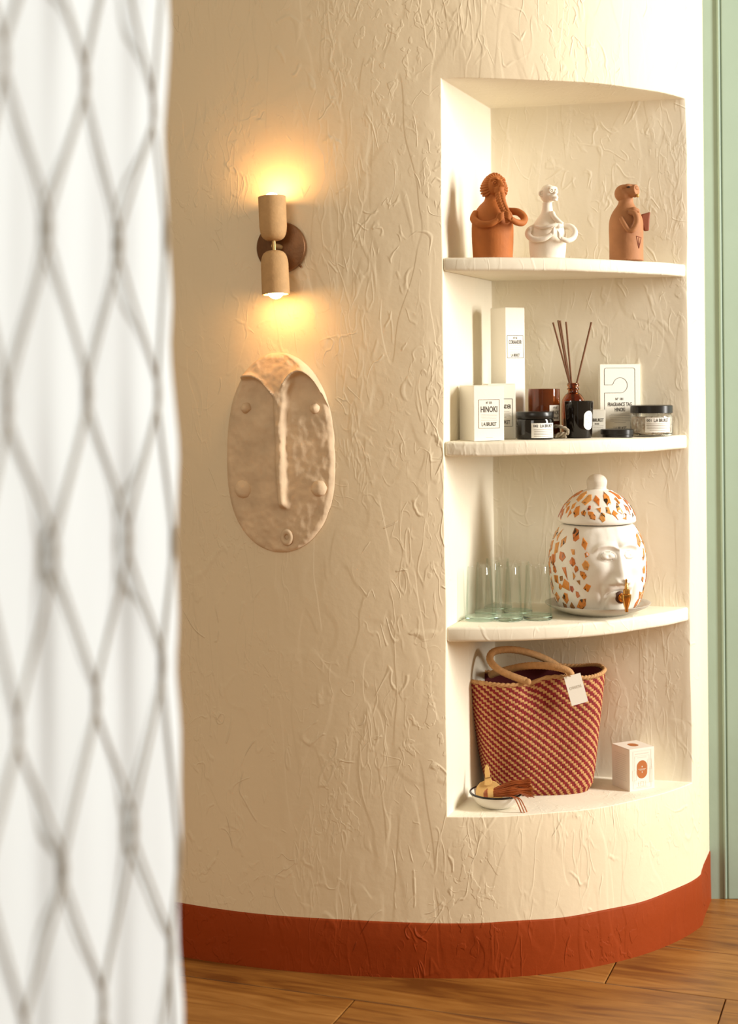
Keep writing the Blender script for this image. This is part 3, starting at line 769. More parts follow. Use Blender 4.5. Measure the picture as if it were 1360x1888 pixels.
    for i in range(25):
        w = PI*i/24; x = -10.5*math.cos(w); hh = 8 + 9.5*math.sin(w)
        for q in range(7): V.append(Vector((x, 0, 33-hh+2*hh*q/6)))
    Fc = grid_faces(25, 7)
    R = lambda z: r0+(r1-r0)*(z-3)/(h-3.8)+0.35
    Vw = [Vector((R(v.z)*math.sin(v.x/R(v.z)+a0), -R(v.z)*math.cos(v.x/R(v.z)+a0), v.z)) for v in V]
    lb = MB(); lb.add(Vw, Fc); lb.scaled(k); l = lb.build('label', 'label', t)
    tx = MB()
    for g in (rect_geo(1.6, 1.6, 0, 41), rect_geo(13, 0.7, 0, 35, 4), rect_geo(9, 0.6, 0, 33, 4), rect_geo(1.2, 2.2, 0, 29)):
        tx.add([Vector(((R(v.z)+.3)*math.sin(v.x/R(v.z)+a0), -(R(v.z)+.3)*math.cos(v.x/R(v.z)+a0), v.z)) for v in g[0]], g[1])
    tx.scaled(k); tx.build('lettering', 'printgrey', l, False)
    # black lid lying on the shelf
    d = 148; k = kk(d); t = thing('loose_lid', 'loose round black lid lying flat on the shelf', 'lid', at(1137.5, d, ZS2)); mb = MB()
    mb.add(*lathe([(0, 0), (27, 0), (28, 1), (28, 5.5), (0, 5.5)], 48)); mb.scaled(k); mb.build('plug', 'black_plastic', t, True, 40)
    mb = MB(); mb.add(*lathe([(0, 5.6), (29.5, 5.6), (30.5, 6.6), (30.5, 14), (29.5, 15), (0, 15)], 48, -1.0)); mb.scaled(k); mb.build('cap', 'black_plastic', t, True, 40)
    # bath salt jar
    d = 196; k = kk(d); t = thing('salt_jar', 'clear jar of pale pink bath salt with a black lid', 'jar', at(1200, d, ZS2)); r = 39
    mb = MB(); mb.add(*lathe([(0, 0), (r-6, 0), (r-2, 1.2), (r, 6), (r, 36), (r-2, 40), (r-5, 42), (r-5, 44), (r-6.2, 44), (r-6.2, 41), (r-3.2, 38.5), (r-1.4, 35), (r-1.4, 6), (r-5, 2.2), (0, 2)], 56)); mb.scaled(k); mb.build('glass', 'clear', t, True, 40)
    m, nt, b = nodes_of('pink_salt'); vo = nt.nodes.new('ShaderNodeTexVoronoi'); vo.inputs['Scale'].default_value = 190
    tc = nt.nodes.new('ShaderNodeTexCoord'); nt.links.new(tc.outputs['Object'], vo.inputs['Vector'])
    cr = nt.nodes.new('ShaderNodeValToRGB'); cr.color_ramp.interpolation = 'CONSTANT'; e = cr.color_ramp.elements
    e[0].color = (0.80, 0.69, 0.55, 1); e[1].position = 0.55; e[1].color = (0.72, 0.56, 0.42, 1); x = e.new(0.8); x.color = (0.85, 0.78, 0.68, 1); x = e.new(0.94); x.color = (0.28, 0.18, 0.09, 1)
    sp = nt.nodes.new('ShaderNodeSeparateColor'); nt.links.new(vo.outputs['Color'], sp.inputs[0]); nt.links.new(sp.outputs[0], cr.inputs[0]); nt.links.new(cr.outputs[0], b.inputs['Base Color']); b.inputs['Roughness'].default_value = 0.7
    bp = nt.nodes.new('ShaderNodeBump'); bp.inputs['Distance'].default_value = 0.002; nt.links.new(vo.outputs['Distance'], bp.inputs['Height']); nt.links.new(bp.outputs[0], b.inputs['Normal'])
    mb = MB(); mb.add(*lathe([(0, 2.4), (r-6, 2.6), (r-2, 6.5), (r-2, 34), (r-6, 36.5), (0, 36.8)], 48)); mb.scaled(k); o = mb.build('salt', m, t, True, 50); o['kind'] = 'stuff'
    mb = MB(); mb.add(*lathe([(0, 44.4), (r-1.2, 42.6), (r-0.4, 43), (r-0.4, 55.5), (r-1.4, 56.5), (0, 56.5)], 56)); mb.scaled(k); mb.build('lid', 'black_plastic', t, True, 40)
    a0 = math.radians(-3+12); lb = MB(); lb.add(*wrap(rect_geo(50, 27, 0, 21, 14), r+0.25, a0)); lb.scaled(k); l = lb.build('label', 'label', t)
    for g in (text_geo('001', 9, 4.6, -18, 29.5), text_geo('L:A BRUKET', 30, 6.5, 6, 29.8)): tx = MB(); tx.add(*wrap(g, r+0.5, a0)); tx.scaled(k); tx.build('lettering', 'print', l, False)
    tx = MB()
    for i in range(5): tx.add(*wrap(rect_geo(40+4*random.random()-(12 if i == 4 else 0), 0.9, -1, 23.5-3*i, 10), r+0.5, a0))
    tx.scaled(k); tx.build('small_print', 'printgrey', l, False)['kind'] = 'stuff'
    # rope loop
    d = 108; k = kk(d); t = thing('rope_loop', 'loop of twisted grey-brown cord lying behind the black jar', 'rope', at(1030, d, ZS2))
    path = smooth_path([(-10, 8, 22), (2, -2, 22), (13, -4, 17), (14, -5, 10), (4, -4, 9), (-8, 0, 5), (0, 6, 4), (12, 0, 4.2)], 60)
    for s in range(2):
        V = []
        for i, p in enumerate(path):
            tt = (path[min(i+1, 60)]-path[max(i-1, 0)]).normalized(); a = tt.cross(Vector((0.1, 0.2, 1))).normalized(); b = a.cross(tt)
            w = i*0.55+s*PI; V.append(p + a*math.cos(w)*1.6 + b*math.sin(w)*1.6)
        mb = MB(); mb.add(*tube(V, 2.1, 8, 90)); mb.scaled(k); mb.build('strand', 'rope', t)
build_jars()

# ------------------------------------------------------------------ third shelf: glasses and the face dispenser
ZS3 = SHELF3[1]
def glass_mat():
    m, nt, b = nodes_of('thin_greenish_glass'); nt.nodes.remove(b); N = nt.nodes.new; L = nt.links.new
    lw = N('ShaderNodeLayerWeight'); lw.inputs['Blend'].default_value = 0.5
    mc = N('ShaderNodeMix'); mc.data_type = 'RGBA'; mc.inputs['A'].default_value = (0.992, 0.999, 0.996, 1); mc.inputs['B'].default_value = (0.70, 0.86, 0.79, 1)
    pw = N('ShaderNodeMath'); pw.operation = 'POWER'; pw.inputs[1].default_value = 5.0; L(lw.outputs['Facing'], pw.inputs[0]); L(pw.outputs[0], mc.inputs['Factor'])
    tr = N('ShaderNodeBsdfTransparent'); L(mc.outputs['Result'], tr.inputs[0])
    gl = N('ShaderNodeBsdfGlossy'); gl.inputs['Roughness'].default_value = 0.03
    fr = N('ShaderNodeMath'); fr.operation = 'MULTIPLY_ADD'; fr.inputs[1].default_value = 0.45; fr.inputs[2].default_value = 0.035; L(pw.outputs[0], fr.inputs[0])
    mx = N('ShaderNodeMixShader'); L(fr.outputs[0], mx.inputs[0]); L(tr.outputs[0], mx.inputs[1]); L(gl.outputs[0], mx.inputs[2])
    L(mx.outputs[0], nt.nodes['Material Output'].inputs['Surface']); return m
M['thin_glass'] = glass_mat()
M['glass_base'] = mat('green_glass_base', (0.72, 0.92, 0.86), 0.05, trans=1.0, ior=1.33)
def build_glasses():
    spots = [(880, 85, 'front row tumbler nearest the niche edge'), (933, 87, 'front row tumbler in the middle'), (987.5, 96, 'front row tumbler nearest the face dispenser'),
             (897, 146, 'second row tumbler behind the one nearest the niche edge'), (951, 153, 'second row tumbler behind the middle front one'), (914, 207, 'tumbler standing deepest in the niche')]
    src = None
    for i, (px, d, ds) in enumerate(spots):
        k = kk(90)
        t = thing('drinking_glass', 'clear greenish handmade glass, ' + ds, 'glass', at(px, d, ZS3), i*1.3, 'glasses on the third shelf')
        if src is None:
            wv = lambda mb: setattr(mb, 'V', [Vector((v.x*(1+0.012*math.sin(3*math.atan2(v.y, v.x)+v.z*0.05)), v.y*(1+0.012*math.sin(2*math.atan2(v.y, v.x)+v.z*0.04)), v.z)) for v in mb.V])
            mb = MB(); prof = [(26.7, 8.2), (25.4, 20), (23.4, 60), (21.6, 97), (21.1, 99), (20.2, 99), (19.7, 97), (21.6, 60), (23.5, 24), (24.4, 8.2)]
            mb.add(*lathe(prof, 48, cap=False)); wv(mb); mb.scaled(k); src = [mb.build('wall', 'thin_glass', t, True, 45)]
            mb = MB(); mb.add(*lathe([(0, 0), (24.5, 0), (26.6, 1.2), (27, 4), (26.7, 8), (22, 9.5), (10, 8.5), (0, 8.5)], 48)); wv(mb); mb.scaled(k); src.append(mb.build('base', 'glass_base', t, True, 45))
        else:
            for q in src: link(q.copy(), t)
build_glasses()

M['glaze'] = mat('white_glaze', (0.84, 0.80, 0.72), 0.42, bump=0.0006, bscale=45, spec=0.5, coat=0.15)
M['knob_clay'] = mat('matte_white_clay', (0.72, 0.66, 0.56), 0.8, bump=0.0005, bscale=80)
M['plate'] = mat('grey_stoneware', (0.55, 0.52, 0.45), 0.35, bump=0.0002, bscale=120)
M['gold'] = mat('polished_brass', (0.80, 0.42, 0.12), 0.16, metal=1.0)
M['rubber'] = mat('brown_washer', (0.08, 0.03, 0.015), 0.5)
SH = []
for i, c in enumerate([(0.60, 0.215, 0.035), (0.52, 0.15, 0.025), (0.40, 0.065, 0.018), (0.62, 0.28, 0.07), (0.30, 0.13, 0.03)]):
    m, nt, b = nodes_of('amber_shard'); b.inputs['Roughness'].default_value = 0.14; b.inputs['Coat Weight'].default_value = 0.5
    tc = nt.nodes.new('ShaderNodeTexCoord'); wv = nt.nodes.new('ShaderNodeTexNoise'); wv.inputs['Scale'].default_value = 55; wv.inputs['Distortion'].default_value = 2.5; wv.inputs['Detail'].default_value = 1
    mp = nt.nodes.new('ShaderNodeMapping'); mp.inputs['Scale'].default_value = (1, 1, 0.5); mp.inputs['Location'].default_value = (i*3.0, i, 0); mp.inputs['Rotation'].default_value = (0, 0.7*i, 0)
    nt.links.new(tc.outputs['Object'], mp.inputs[0]); nt.links.new(mp.outputs[0], wv.inputs['Vector'])
    r = nt.nodes.new('ShaderNodeValToRGB'); nt.links.new(wv.outputs['Fac'], r.inputs[0]); e = r.color_ramp.elements
    e[0].position = 0.33; e[0].color = (0.02, 0.012, 0.006, 1); e[1].position = 0.40; e[1].color = (*c, 1); x = e.new(0.62); x.color = (*[min(1, q*1.25) for q in c], 1)
    nt.links.new(r.outputs[0], b.inputs['Base Color']); SH.append(m)
def build_dispenser():
    d = 167; k = kk(d); base = at(1098, d, ZS3)
    tp = thing('serving_plate', 'round grey stoneware plate under the face dispenser', 'plate', base)
    mb = MB(); mb.add(*lathe([(0, 1), (48, 1), (50, 0), (56, 0), (58, 2.5), (75, 7), (90, 13.5), (96, 18), (97, 19.5), (95.8, 20), (88, 16.5), (72, 9.5), (58, 6), (0, 6)], 72)); mb.scaled(k); mb.build('dish', 'plate', tp, True, 60)
    t = thing('drink_dispenser', 'white ceramic face jar set with amber glass shards and a brass tap', 'dispenser', base + Vector((0, 0, 6.2*k)))
    prof = [(0, 0), (60, 0), (66, 3), (73, 10), (81, 28), (87, 58), (88.5, 85), (87, 108), (82, 128), (74, 146), (66, 157), (62, 160)]
    sp = smooth_prof(prof[2:], 60)
    def rad(z): return interp([(q[1], q[0]) for q in sp], z)
    FA = math.radians(18)                   # the face looks right of the camera
    def gau(s, z, s0, z0, a, b): return math.exp(-((s-s0)/a)**2-((z-z0)/b)**2)
    def face(th, z):
        s = ((th-FA+PI) % (2*PI)-PI)*88.0
        if abs(s) > 70: return 0.0
        h = 0.0
        m = abs(s)
        h += -7.5*gau(m, z, 22, 108, 13, 9)                                        # sockets
        e = 1-((m-22)/12.5)**2-((z-108)/7.0)**2
        if e > 0: h += 10.5*math.sqrt(e)                                             # eyes
        h += 2.2*math.exp(-(((m-22)/13.5)**2+((z-108)/8.6)**2-1)**2*9)             # lids
        h += -1.6*gau(m, z, 21, 108, 2.6, 2.4)                                      # pupils
        zb = 127-((m-22)/26.0)**2*9
        if m < 50: h += 5.5*math.exp(-((z-zb)/4.6)**2)*(1-sstep(38, 52, m))        # brows
        h += -3.0*gau(m, z, 0, 124, 6, 9)
        if 52 < z < 128:                                                            # nose
            u = (122-z)/62.0; w = 7.0+8.5*max(0, u); hh = 3+19*max(0, min(1, u))**1.15
            fal = sstep(54, 61, z)*(1-sstep(112, 126, z)*0.8)
            h += hh*math.exp(-(s/w)**2)*fal
        h += 7*gau(m, z, 12, 65, 5.5, 5.5)                                          # nostril wings
        h += -3*gau(m, z, 6, 57, 3.0, 2.5)
        h += 5*gau(m, z, 20, 52, 12, 7) + 3.5*gau(m, z, 34, 84, 14, 14)            # cheeks, moustache
        mo = 47-(m/30.0)**2*10
        h += -5*math.exp(-((z-mo+3)/2.6)**2)*(1-sstep(22, 32, m))                  # mouth
        h += 4*gau(s, z, 0, 37, 18, 4.5)
        c = 1-(s/27.0)**2-((z-20)/21.0)**2
        if c > 0: h += 8*c**0.45*(0.7 if z < 8 else 1)                              # chin
        h += -3*math.exp(-((m-34)/5.0)**2)*sstep(8, 20, z)*(1-sstep(48, 62, z))
        h += 1.6*noise.noise(Vector((s*0.05, z*0.05, 3)))
        return h*(1-sstep(52, 66, m))
    def surf(th, z, off=0.0):
        r = rad(z)+face(th, z)+off; return Vector((r*math.sin(th), -r*math.cos(th), z))
    NU, NV = 260, 110; V = []; zz = [3+154*j/NV for j in range(NV+1)]
    for i in range(NU):
        # denser around the face
        u = i/NU*2*PI; th = FA + u - 0.62*math.sin(u)
        V.append(Vector((0.86*66*math.sin(th), -0.86*66*math.cos(th), 0)))
        for z in zz: V.append(surf(th, z))
        V.append(Vector((61*math.sin(th), -61*math.cos(th), 159))); V.append(Vector((57*math.sin(th), -57*math.cos(th), 158))); V.append(Vector((57*math.sin(th), -57*math.cos(th), 150)))
    n = NV+5; Fc = grid_faces(NU, n, True); Fc.append(tuple(i*n for i in range(NU))); Fc.append(tuple(i*n+n-1 for i in range(NU)))
    mb = MB(); mb.V = V; mb.F = Fc; mb.scaled(k); body = mb.build('body', 'glaze', t, True, 70)
    # lid
    lp = [(0, 160.5), (64, 160.5), (69.5, 162), (71, 165), (70.5, 171), (67, 180), (60, 192), (50, 203), (39, 212), (28, 218), (19, 221.5), (16.5, 224)]
    ls = lp[:3]+smooth_prof(lp[2:], 30)[1:]
    mb = MB(); mb.add(*lathe(ls+[(0, 224)], 72)); mb.scaled(k); lid = mb.build('lid', 'glaze', t, True, 60)
    mb = MB(); mb.add(*lathe(smooth_prof([(18, 220), (17.4, 226), (18.6, 232), (18.5, 238), (14, 245), (7, 248.5), (0, 249)], 24), 36)); mb.scaled(k); mb.build('knob', 'knob_clay', lid)
    lt = [(q[1], q[0]) for q in ls if q[1] >= 165]
    def lsurf(th, z, off=0.0):
        r = interp(lt, z); return Vector(((r+off*0.6)*math.sin(th), -(r+off*0.6)*math.cos(th), z+off*0.7))
    # shards: irregular polygons from a jittered scatter, each a piece of its own
    rnd = random.Random(11)
    def scatter(zlo, zhi, Rf, ok, mind, tries):
        pts = []
        for _ in range(tries):
            th = rnd.uniform(-PI, PI); z = rnd.uniform(zlo, zhi); R = Rf(z)
            if not ok(th, z): continue
            if all((min(abs(th-a), 2*PI-abs(th-a))*R)**2+((z-b)*1.0)**2 > (mind*(q+w)/2)**2 for a, b, q in pts for w in (rnd.choice((0.8, 1.0)),)): pts.append((th, z, rnd.choice((0.62, 0.85, 1.0, 1.15, 1.3))))
        return pts
    def shard(th, z, size, Rf, sf, parent):
        n_ = rnd.choice((3, 4, 4, 5, 5, 6)); a0 = rnd.uniform(0, 2*PI); el = rnd.uniform(1.15, 1.9); ea = rnd.uniform(-0.6, 0.6)+PI/2; ring_ = []
        for i in range(n_):
            a = a0+2*PI*(i+rnd.uniform(-0.25, 0.25))/n_; r = size*rnd.uniform(0.75, 1.15)
            x, y = r*math.cos(a)*el**0.5, r*math.sin(a)/el**0.5
            ring_.append((x*math.cos(ea)-y*math.sin(ea), x*math.sin(ea)+y*math.cos(ea)))
        V = []; R = Rf(z)
        for off, f in ((-1.0, 1.0), (0.75, 1.0), (1.25, 0.86)):
            for x, y in ring_: V.append(sf(th+x*f/R, z+y*f, off))
        V.append(sf(th, z, 1.45)); c = len(V)-1; Fc = []
        for i in range(n_):
            j = (i+1) % n_
            Fc += [(i, j, n_+j, n_+i), (n_+i, n_+j, 2*n_+j, 2*n_+i), (2*n_+i, 2*n_+j, c)]
        Fc.append(tuple(range(n_-1, -1, -1)))
        mb = MB(); mb.V = V; mb.F = Fc; mb.scaled(k); mb.build('shard', SH[rnd.choice((0, 0, 0, 1, 1, 2, 3, 3, 4))], parent, False)
    def ok(th, z):
        s = (th-FA+PI) % (2*PI)-PI
        return not (-math.radians(37)+ (z-85)/85*0.06 < s < math.radians(37))
    for th, z, q in scatter(12, 143, rad, ok, 18.5, 12000): shard(th, z, 9.0*q, rad, lambda a, b, o_: surf(a, max(3, min(157, b)), o_), body)
    LR = lambda z: max(26, interp(lt, z))
    for th, z, q in scatter(172, 214, LR, lambda a, b: True, 14.0, 8000): shard(th, z, 6.8*q, LR, lambda a, b, o_: lsurf(a, max(166, min(219, b)), o_), lid)
    # tap, built along the direction the face looks
    tr = Matrix.Rotation(math.radians(19), 4, 'Z')
    r0 = rad(33)+face(FA+0.05, 33)-2.0
    z0 = 34
    tap = bpy.data.objects.new('tap', None); tap.empty_display_size = 0.01; link(tap, t); tap.location = (0, 0, 0)
    def tp_(mb, nm, mt, sm=True):
        mb.moved(tr); mb.scaled(k); return mb.build(nm, mt, t, sm, 40)
    RX = Matrix.Rotation(PI/2, 4, 'X')
    bpy.data.objects.remove(tap)
    def axial(prof): mb = MB(); mb.add(*lathe(prof, 28)); mb.moved(Matrix.Translation((0, -r0, z0)) @ RX); return mb
    tp_(axial([(0, -4), (10.5, -4), (11, 0), (11, 2.4), (9.5, 3.2), (0, 3.2)]), 'washer', 'rubber')
    tp_(axial([(0, 3), (7.6, 3), (7.8, 5.2), (5, 6), (4.2, 8), (4.2, 19), (0, 19)]), 'tap_shank', 'gold')
    Y = -r0-21
    def vert(prof): mb = MB(); mb.add(*lathe(prof, 28, 0, Y)); return mb
    tp_(vert([(0, z0-23), (3.1, z0-23), (3.4, z0-16), (5, z0-12), (8, z0-1), (8.6, z0+3), (8.6, z0+8), (6.5, z0+9.4), (0, z0+9.4)]), 'tap_body', 'gold')
    tp_(vert([(0, z0+9.6), (6.2, z0+9.6), (6.2, z0+16), (3.6, z0+18), (2.4, z0+27), (1.5, z0+31), (2.2, z0+33), (1.6, z0+35.5), (0, z0+36)]), 'tap_lever', 'gold')
build_dispenser()

# ------------------------------------------------------------------ bottom of the niche: bag, dish, tassels, small box
M['jute'] = mat('tan_jute', (0.52, 0.29, 0.12), 0.85, bump=0.0008, bscale=420, vary=0.12, vscale=120)
M['stitch_red'] = mat('red_cord', (0.22, 0.009, 0.012), 0.8, bump=0.0006, bscale=500, vary=0.25, vscale=150)
M['stitch_tan'] = mat('tan_cord', (0.54, 0.295, 0.115), 0.85, bump=0.0006, bscale=500, vary=0.12, vscale=150)
M['bag_inside'] = mat('dark_bag_lining', (0.10, 0.008, 0.010), 0.9)
M['tagcard'] = mat('tag_card', (0.84, 0.80, 0.70), 0.6)
def build_bag():
    d = 196; k = kk(d); rz = math.radians(4)
    t = thing('woven_bag', 'red and tan diagonal woven tote bag with thick tan rope handles', 'bag', at(987, d, Z_NICHE), rz)
    H = 208.0
    def sec(a, v):                         # a = angle (0 = right, -90 deg = front), v = 0 bottom .. 1 top
        hw_ = interp([(0, 88), (0.06, 97), (0.2, 103), (0.5, 112), (0.8, 122), (1, 128)], v); hd = interp([(0, 52), (0.06, 60), (0.3, 66), (0.7, 66), (1, 62)], v)
        c, s = math.cos(a), math.sin(a); e = 0.72
        x = hw_*math.copysign(abs(c)**e, c); y = hd*math.copysign(abs(s)**e, s)
        y += 5*math.sin(x*0.035+1)*v*(1 if s < 0 else -0.4) + 3*noise.noise(Vector((x*0.015, v*2.5, s)))*(1-abs(c))
        if s < 0: y += 9*math.exp(-((x+18)/16.0)**2)*sstep(0.75, 1.0, v)          # rim pinched at the knot
        z = H*v + (3.5*math.sin(x*0.045+0.6)*v**3) - 6*math.exp(-((x+18)/13.0)**2)*sstep(0.8, 1, v)*(1 if s < 0 else 0) + 0.07*x*v
        if v < 0.2: z -= 0.0
        return Vector((x - 6*v, y + 10*v*0.6, z))
    NA, NR = 114, 50                       # stitches around and in height
    SU, SV = 4, 3
    V = []; Fc = []; mi = []
    nu, nv = NA*SU, NR*SV
    def norm(a, v):
        e = 1e-3; n_ = (sec(a+e, v)-sec(a-e, v)).cross(sec(a, min(1, v+e))-sec(a, max(0, v-e))); n_.normalize(); return n_
    # even arc length around
    import bisect
    N0 = 720; L = [0.0]
    for i in range(N0): L.append(L[-1]+(sec(2*PI*(i+1)/N0, 0.5)-sec(2*PI*i/N0, 0.5)).length)
    def ang(u):
        q = u*L[-1]; i = min(N0-1, max(0, bisect.bisect(L, q)-1)); return 2*PI*(i+(q-L[i])/max(1e-6, L[i+1]-L[i]))/N0
    for i in range(nu):
        for j in range(nv+1):
            r = j/SV; row = int(r)
            u = (i/SU + 0.5*(row % 2)*0)/NA
            a = ang(u % 1.0); v = j/nv
            fu = (i % SU)/SU; fv = (j % SV)/SV
            ph = (i/nu*38 + min(row, NR-1)*0.30) % 1.0; q_ = ph/0.43 if ph < 0.43 else (ph-0.43)/0.57*2 % 1.0
            bumpy = 1.7*math.sin(PI*q_)**0.7*math.sin(PI*(fv+0.16)) + 0.25*noise.noise(Vector((i*1.7, j*1.3, 0)))
            p = sec(a, v); V.append(p + norm(a, v)*bumpy)
    n = nv+1
    for i in range(nu):
        for j in range(nv):
            a = i*n+j; b = ((i+1) % nu)*n+j; Fc.append((a, b, b+1, a+1))
            ci = int(i/SU); ri = j//SV
            mi.append(1 if (i/nu*38 + ri*0.30 + 0.03*math.sin(ri*2.3) + 0.02*((j % SV)-1)) % 1.0 < 0.43 else 0)
    c0 = len(V)
    Fc.append(tuple(i*n for i in range(nu))); mi.append(0)
    mb = MB(); mb.V = V; mb.F = Fc; mb.scaled(k); o = mb.build('woven_body', 'stitch_red', t)
    o.data.materials.append(M['stitch_tan'])
    for p, q in zip(o.data.polygons, mi): p.material_index = q
    # lining
    V = []; m_ = 64
    for i in range(m_):
        for v in (0.995, 0.8, 0.5, 0.2, 0.05):
            p = sec(2*PI*i/m_, v); q = Vector((-6*v, 6*v, p.z)); w = p-q; V.append(q + w*(1-4.5/max(20, w.length)))
    Fc = grid_faces(m_, 5, True); Fc.append(tuple(i*5+4 for i in range(m_)))
    mb = MB(); mb.V = V; mb.F = Fc; mb.scaled(k); mb.build('lining', 'bag_inside', t)
    # braided rim: two strands twisted around the edge
    rim = [sec(2*PI*i/160, 1.0)+Vector((0, 0, 1.0)) for i in range(160)]
    for s in range(2):
        pts = []
        for i, p in enumerate(rim):
            w = i*2*PI/160*40 + s*PI; tt = (rim[(i+1) % 160]-rim[i-1]).normalized(); nn = tt.cross(Vector((0, 0, 1))).normalized()
            pts.append(p + nn*math.cos(w)*1.2 + Vector((0, 0, 1))*(math.sin(w)*1.6))
        mb = MB(); mb.add(*tube(pts, 3.0, 7, closed=True)); mb.scaled(k); mb.build('rim_cord', 'jute', t)
    # rope handles (local pixels: x right, y away, z up)
    def zof(px, py, dd):                    # local position of a point seen at a pixel at the depth dd
        p = P(px, py, depth(dd)); q = Matrix.Rotation(-rz, 3, 'Z') @ (p - t.location); return q/k
    h1 = [zof(970, 1256, 134), zof(945, 1247, 138), zof(918, 1234, 148), zof(903, 1217, 165), zof(908, 1203, 180), zof(928, 1198, 188), zof(955, 1199, 196), zof(988, 1208, 215), zof(1015, 1220, 240), zof(1032, 1232, 252)]
    h2 = [zof(905, 1244, 250), zof(915, 1240, 225), zof(935, 1235, 190), zof(962, 1229, 165), zof(990, 1227, 150), zof(1018, 1229, 138), zof(1040, 1234, 132), zof(1051, 1241, 130), zof(1052, 1250, 132)]
    for hh in (h1, h2):
        base = smooth_path(hh, 90); V = []; nn_ = 12
        for i, p in enumerate(base): pass
        g = tube(hh, 6.6, 14, 110)
        Vd = [Vector(v) for v in g[0]]
        for q in range(len(Vd)):
            i, j = divmod(q, 14); c = sum((Vd[i*14+jj] for jj in range(14)), Vector())/14
        cs = [sum((Vd[i*14+jj] for jj in range(14)), Vector())/14 for i in range(111)]
        for q in range(len(Vd)):
            i, j = divmod(q, 14); Vd[q] = cs[i] + (Vd[q]-cs[i])*(1+0.06*math.sin(i*2.2+j*2*PI/14*3))
        mb = MB(); mb.add(Vd, g[1]); mb.scaled(k); mb.build('handle', 'jute', t)
    kn = MB(); kn.add(*ball(zof(973, 1257, 130), (6, 5, 6), 14, 10)); kn.scaled(k); kn.build('knot', 'jute', t)
    # price tag
    c = zof(1061.5, 1271, 120); w = MB(); R = Matrix.Rotation(math.radians(11), 4, 'Y')
    pts = [(-15, -25), (15, -25), (15, 25), (-15, 25)]
    w.add(*extrude_poly(pts, -0.6, 0.6)); w.moved(Matrix.Translation(c) @ Matrix.Rotation(math.radians(-7), 4, 'X') @ Matrix.Rotation(math.radians(-14), 4, 'Y') @ Matrix.Diagonal((1.03, 1, 1.05, 1))); w.scaled(k); tg = w.build('tag', 'tagcard', t, False)
    w = MB(); w.add(*flat_front(text_geo('OWEN', 22, 5.5, 0, 4), -1.0)); w.moved(Matrix.Translation(c) @ Matrix.Rotation(math.radians(-7), 4, 'X') @ Matrix.Rotation(math.radians(-14), 4, 'Y')); w.scaled(k); w.build('lettering', 'printlight', tg, False)
    s = MB(); s.add(*tube([zof(1041, 1240, 126), zof(1046, 1246, 120), zof(1052, 1247, 118)], 0.8, 6)); s.add(*tube([zof(1040, 1243, 124), zof(1043, 1253, 122), zof(1049, 1258, 121)], 0.8, 6)); s.scaled(k); s.build('string', 'jute', t)
build_bag()

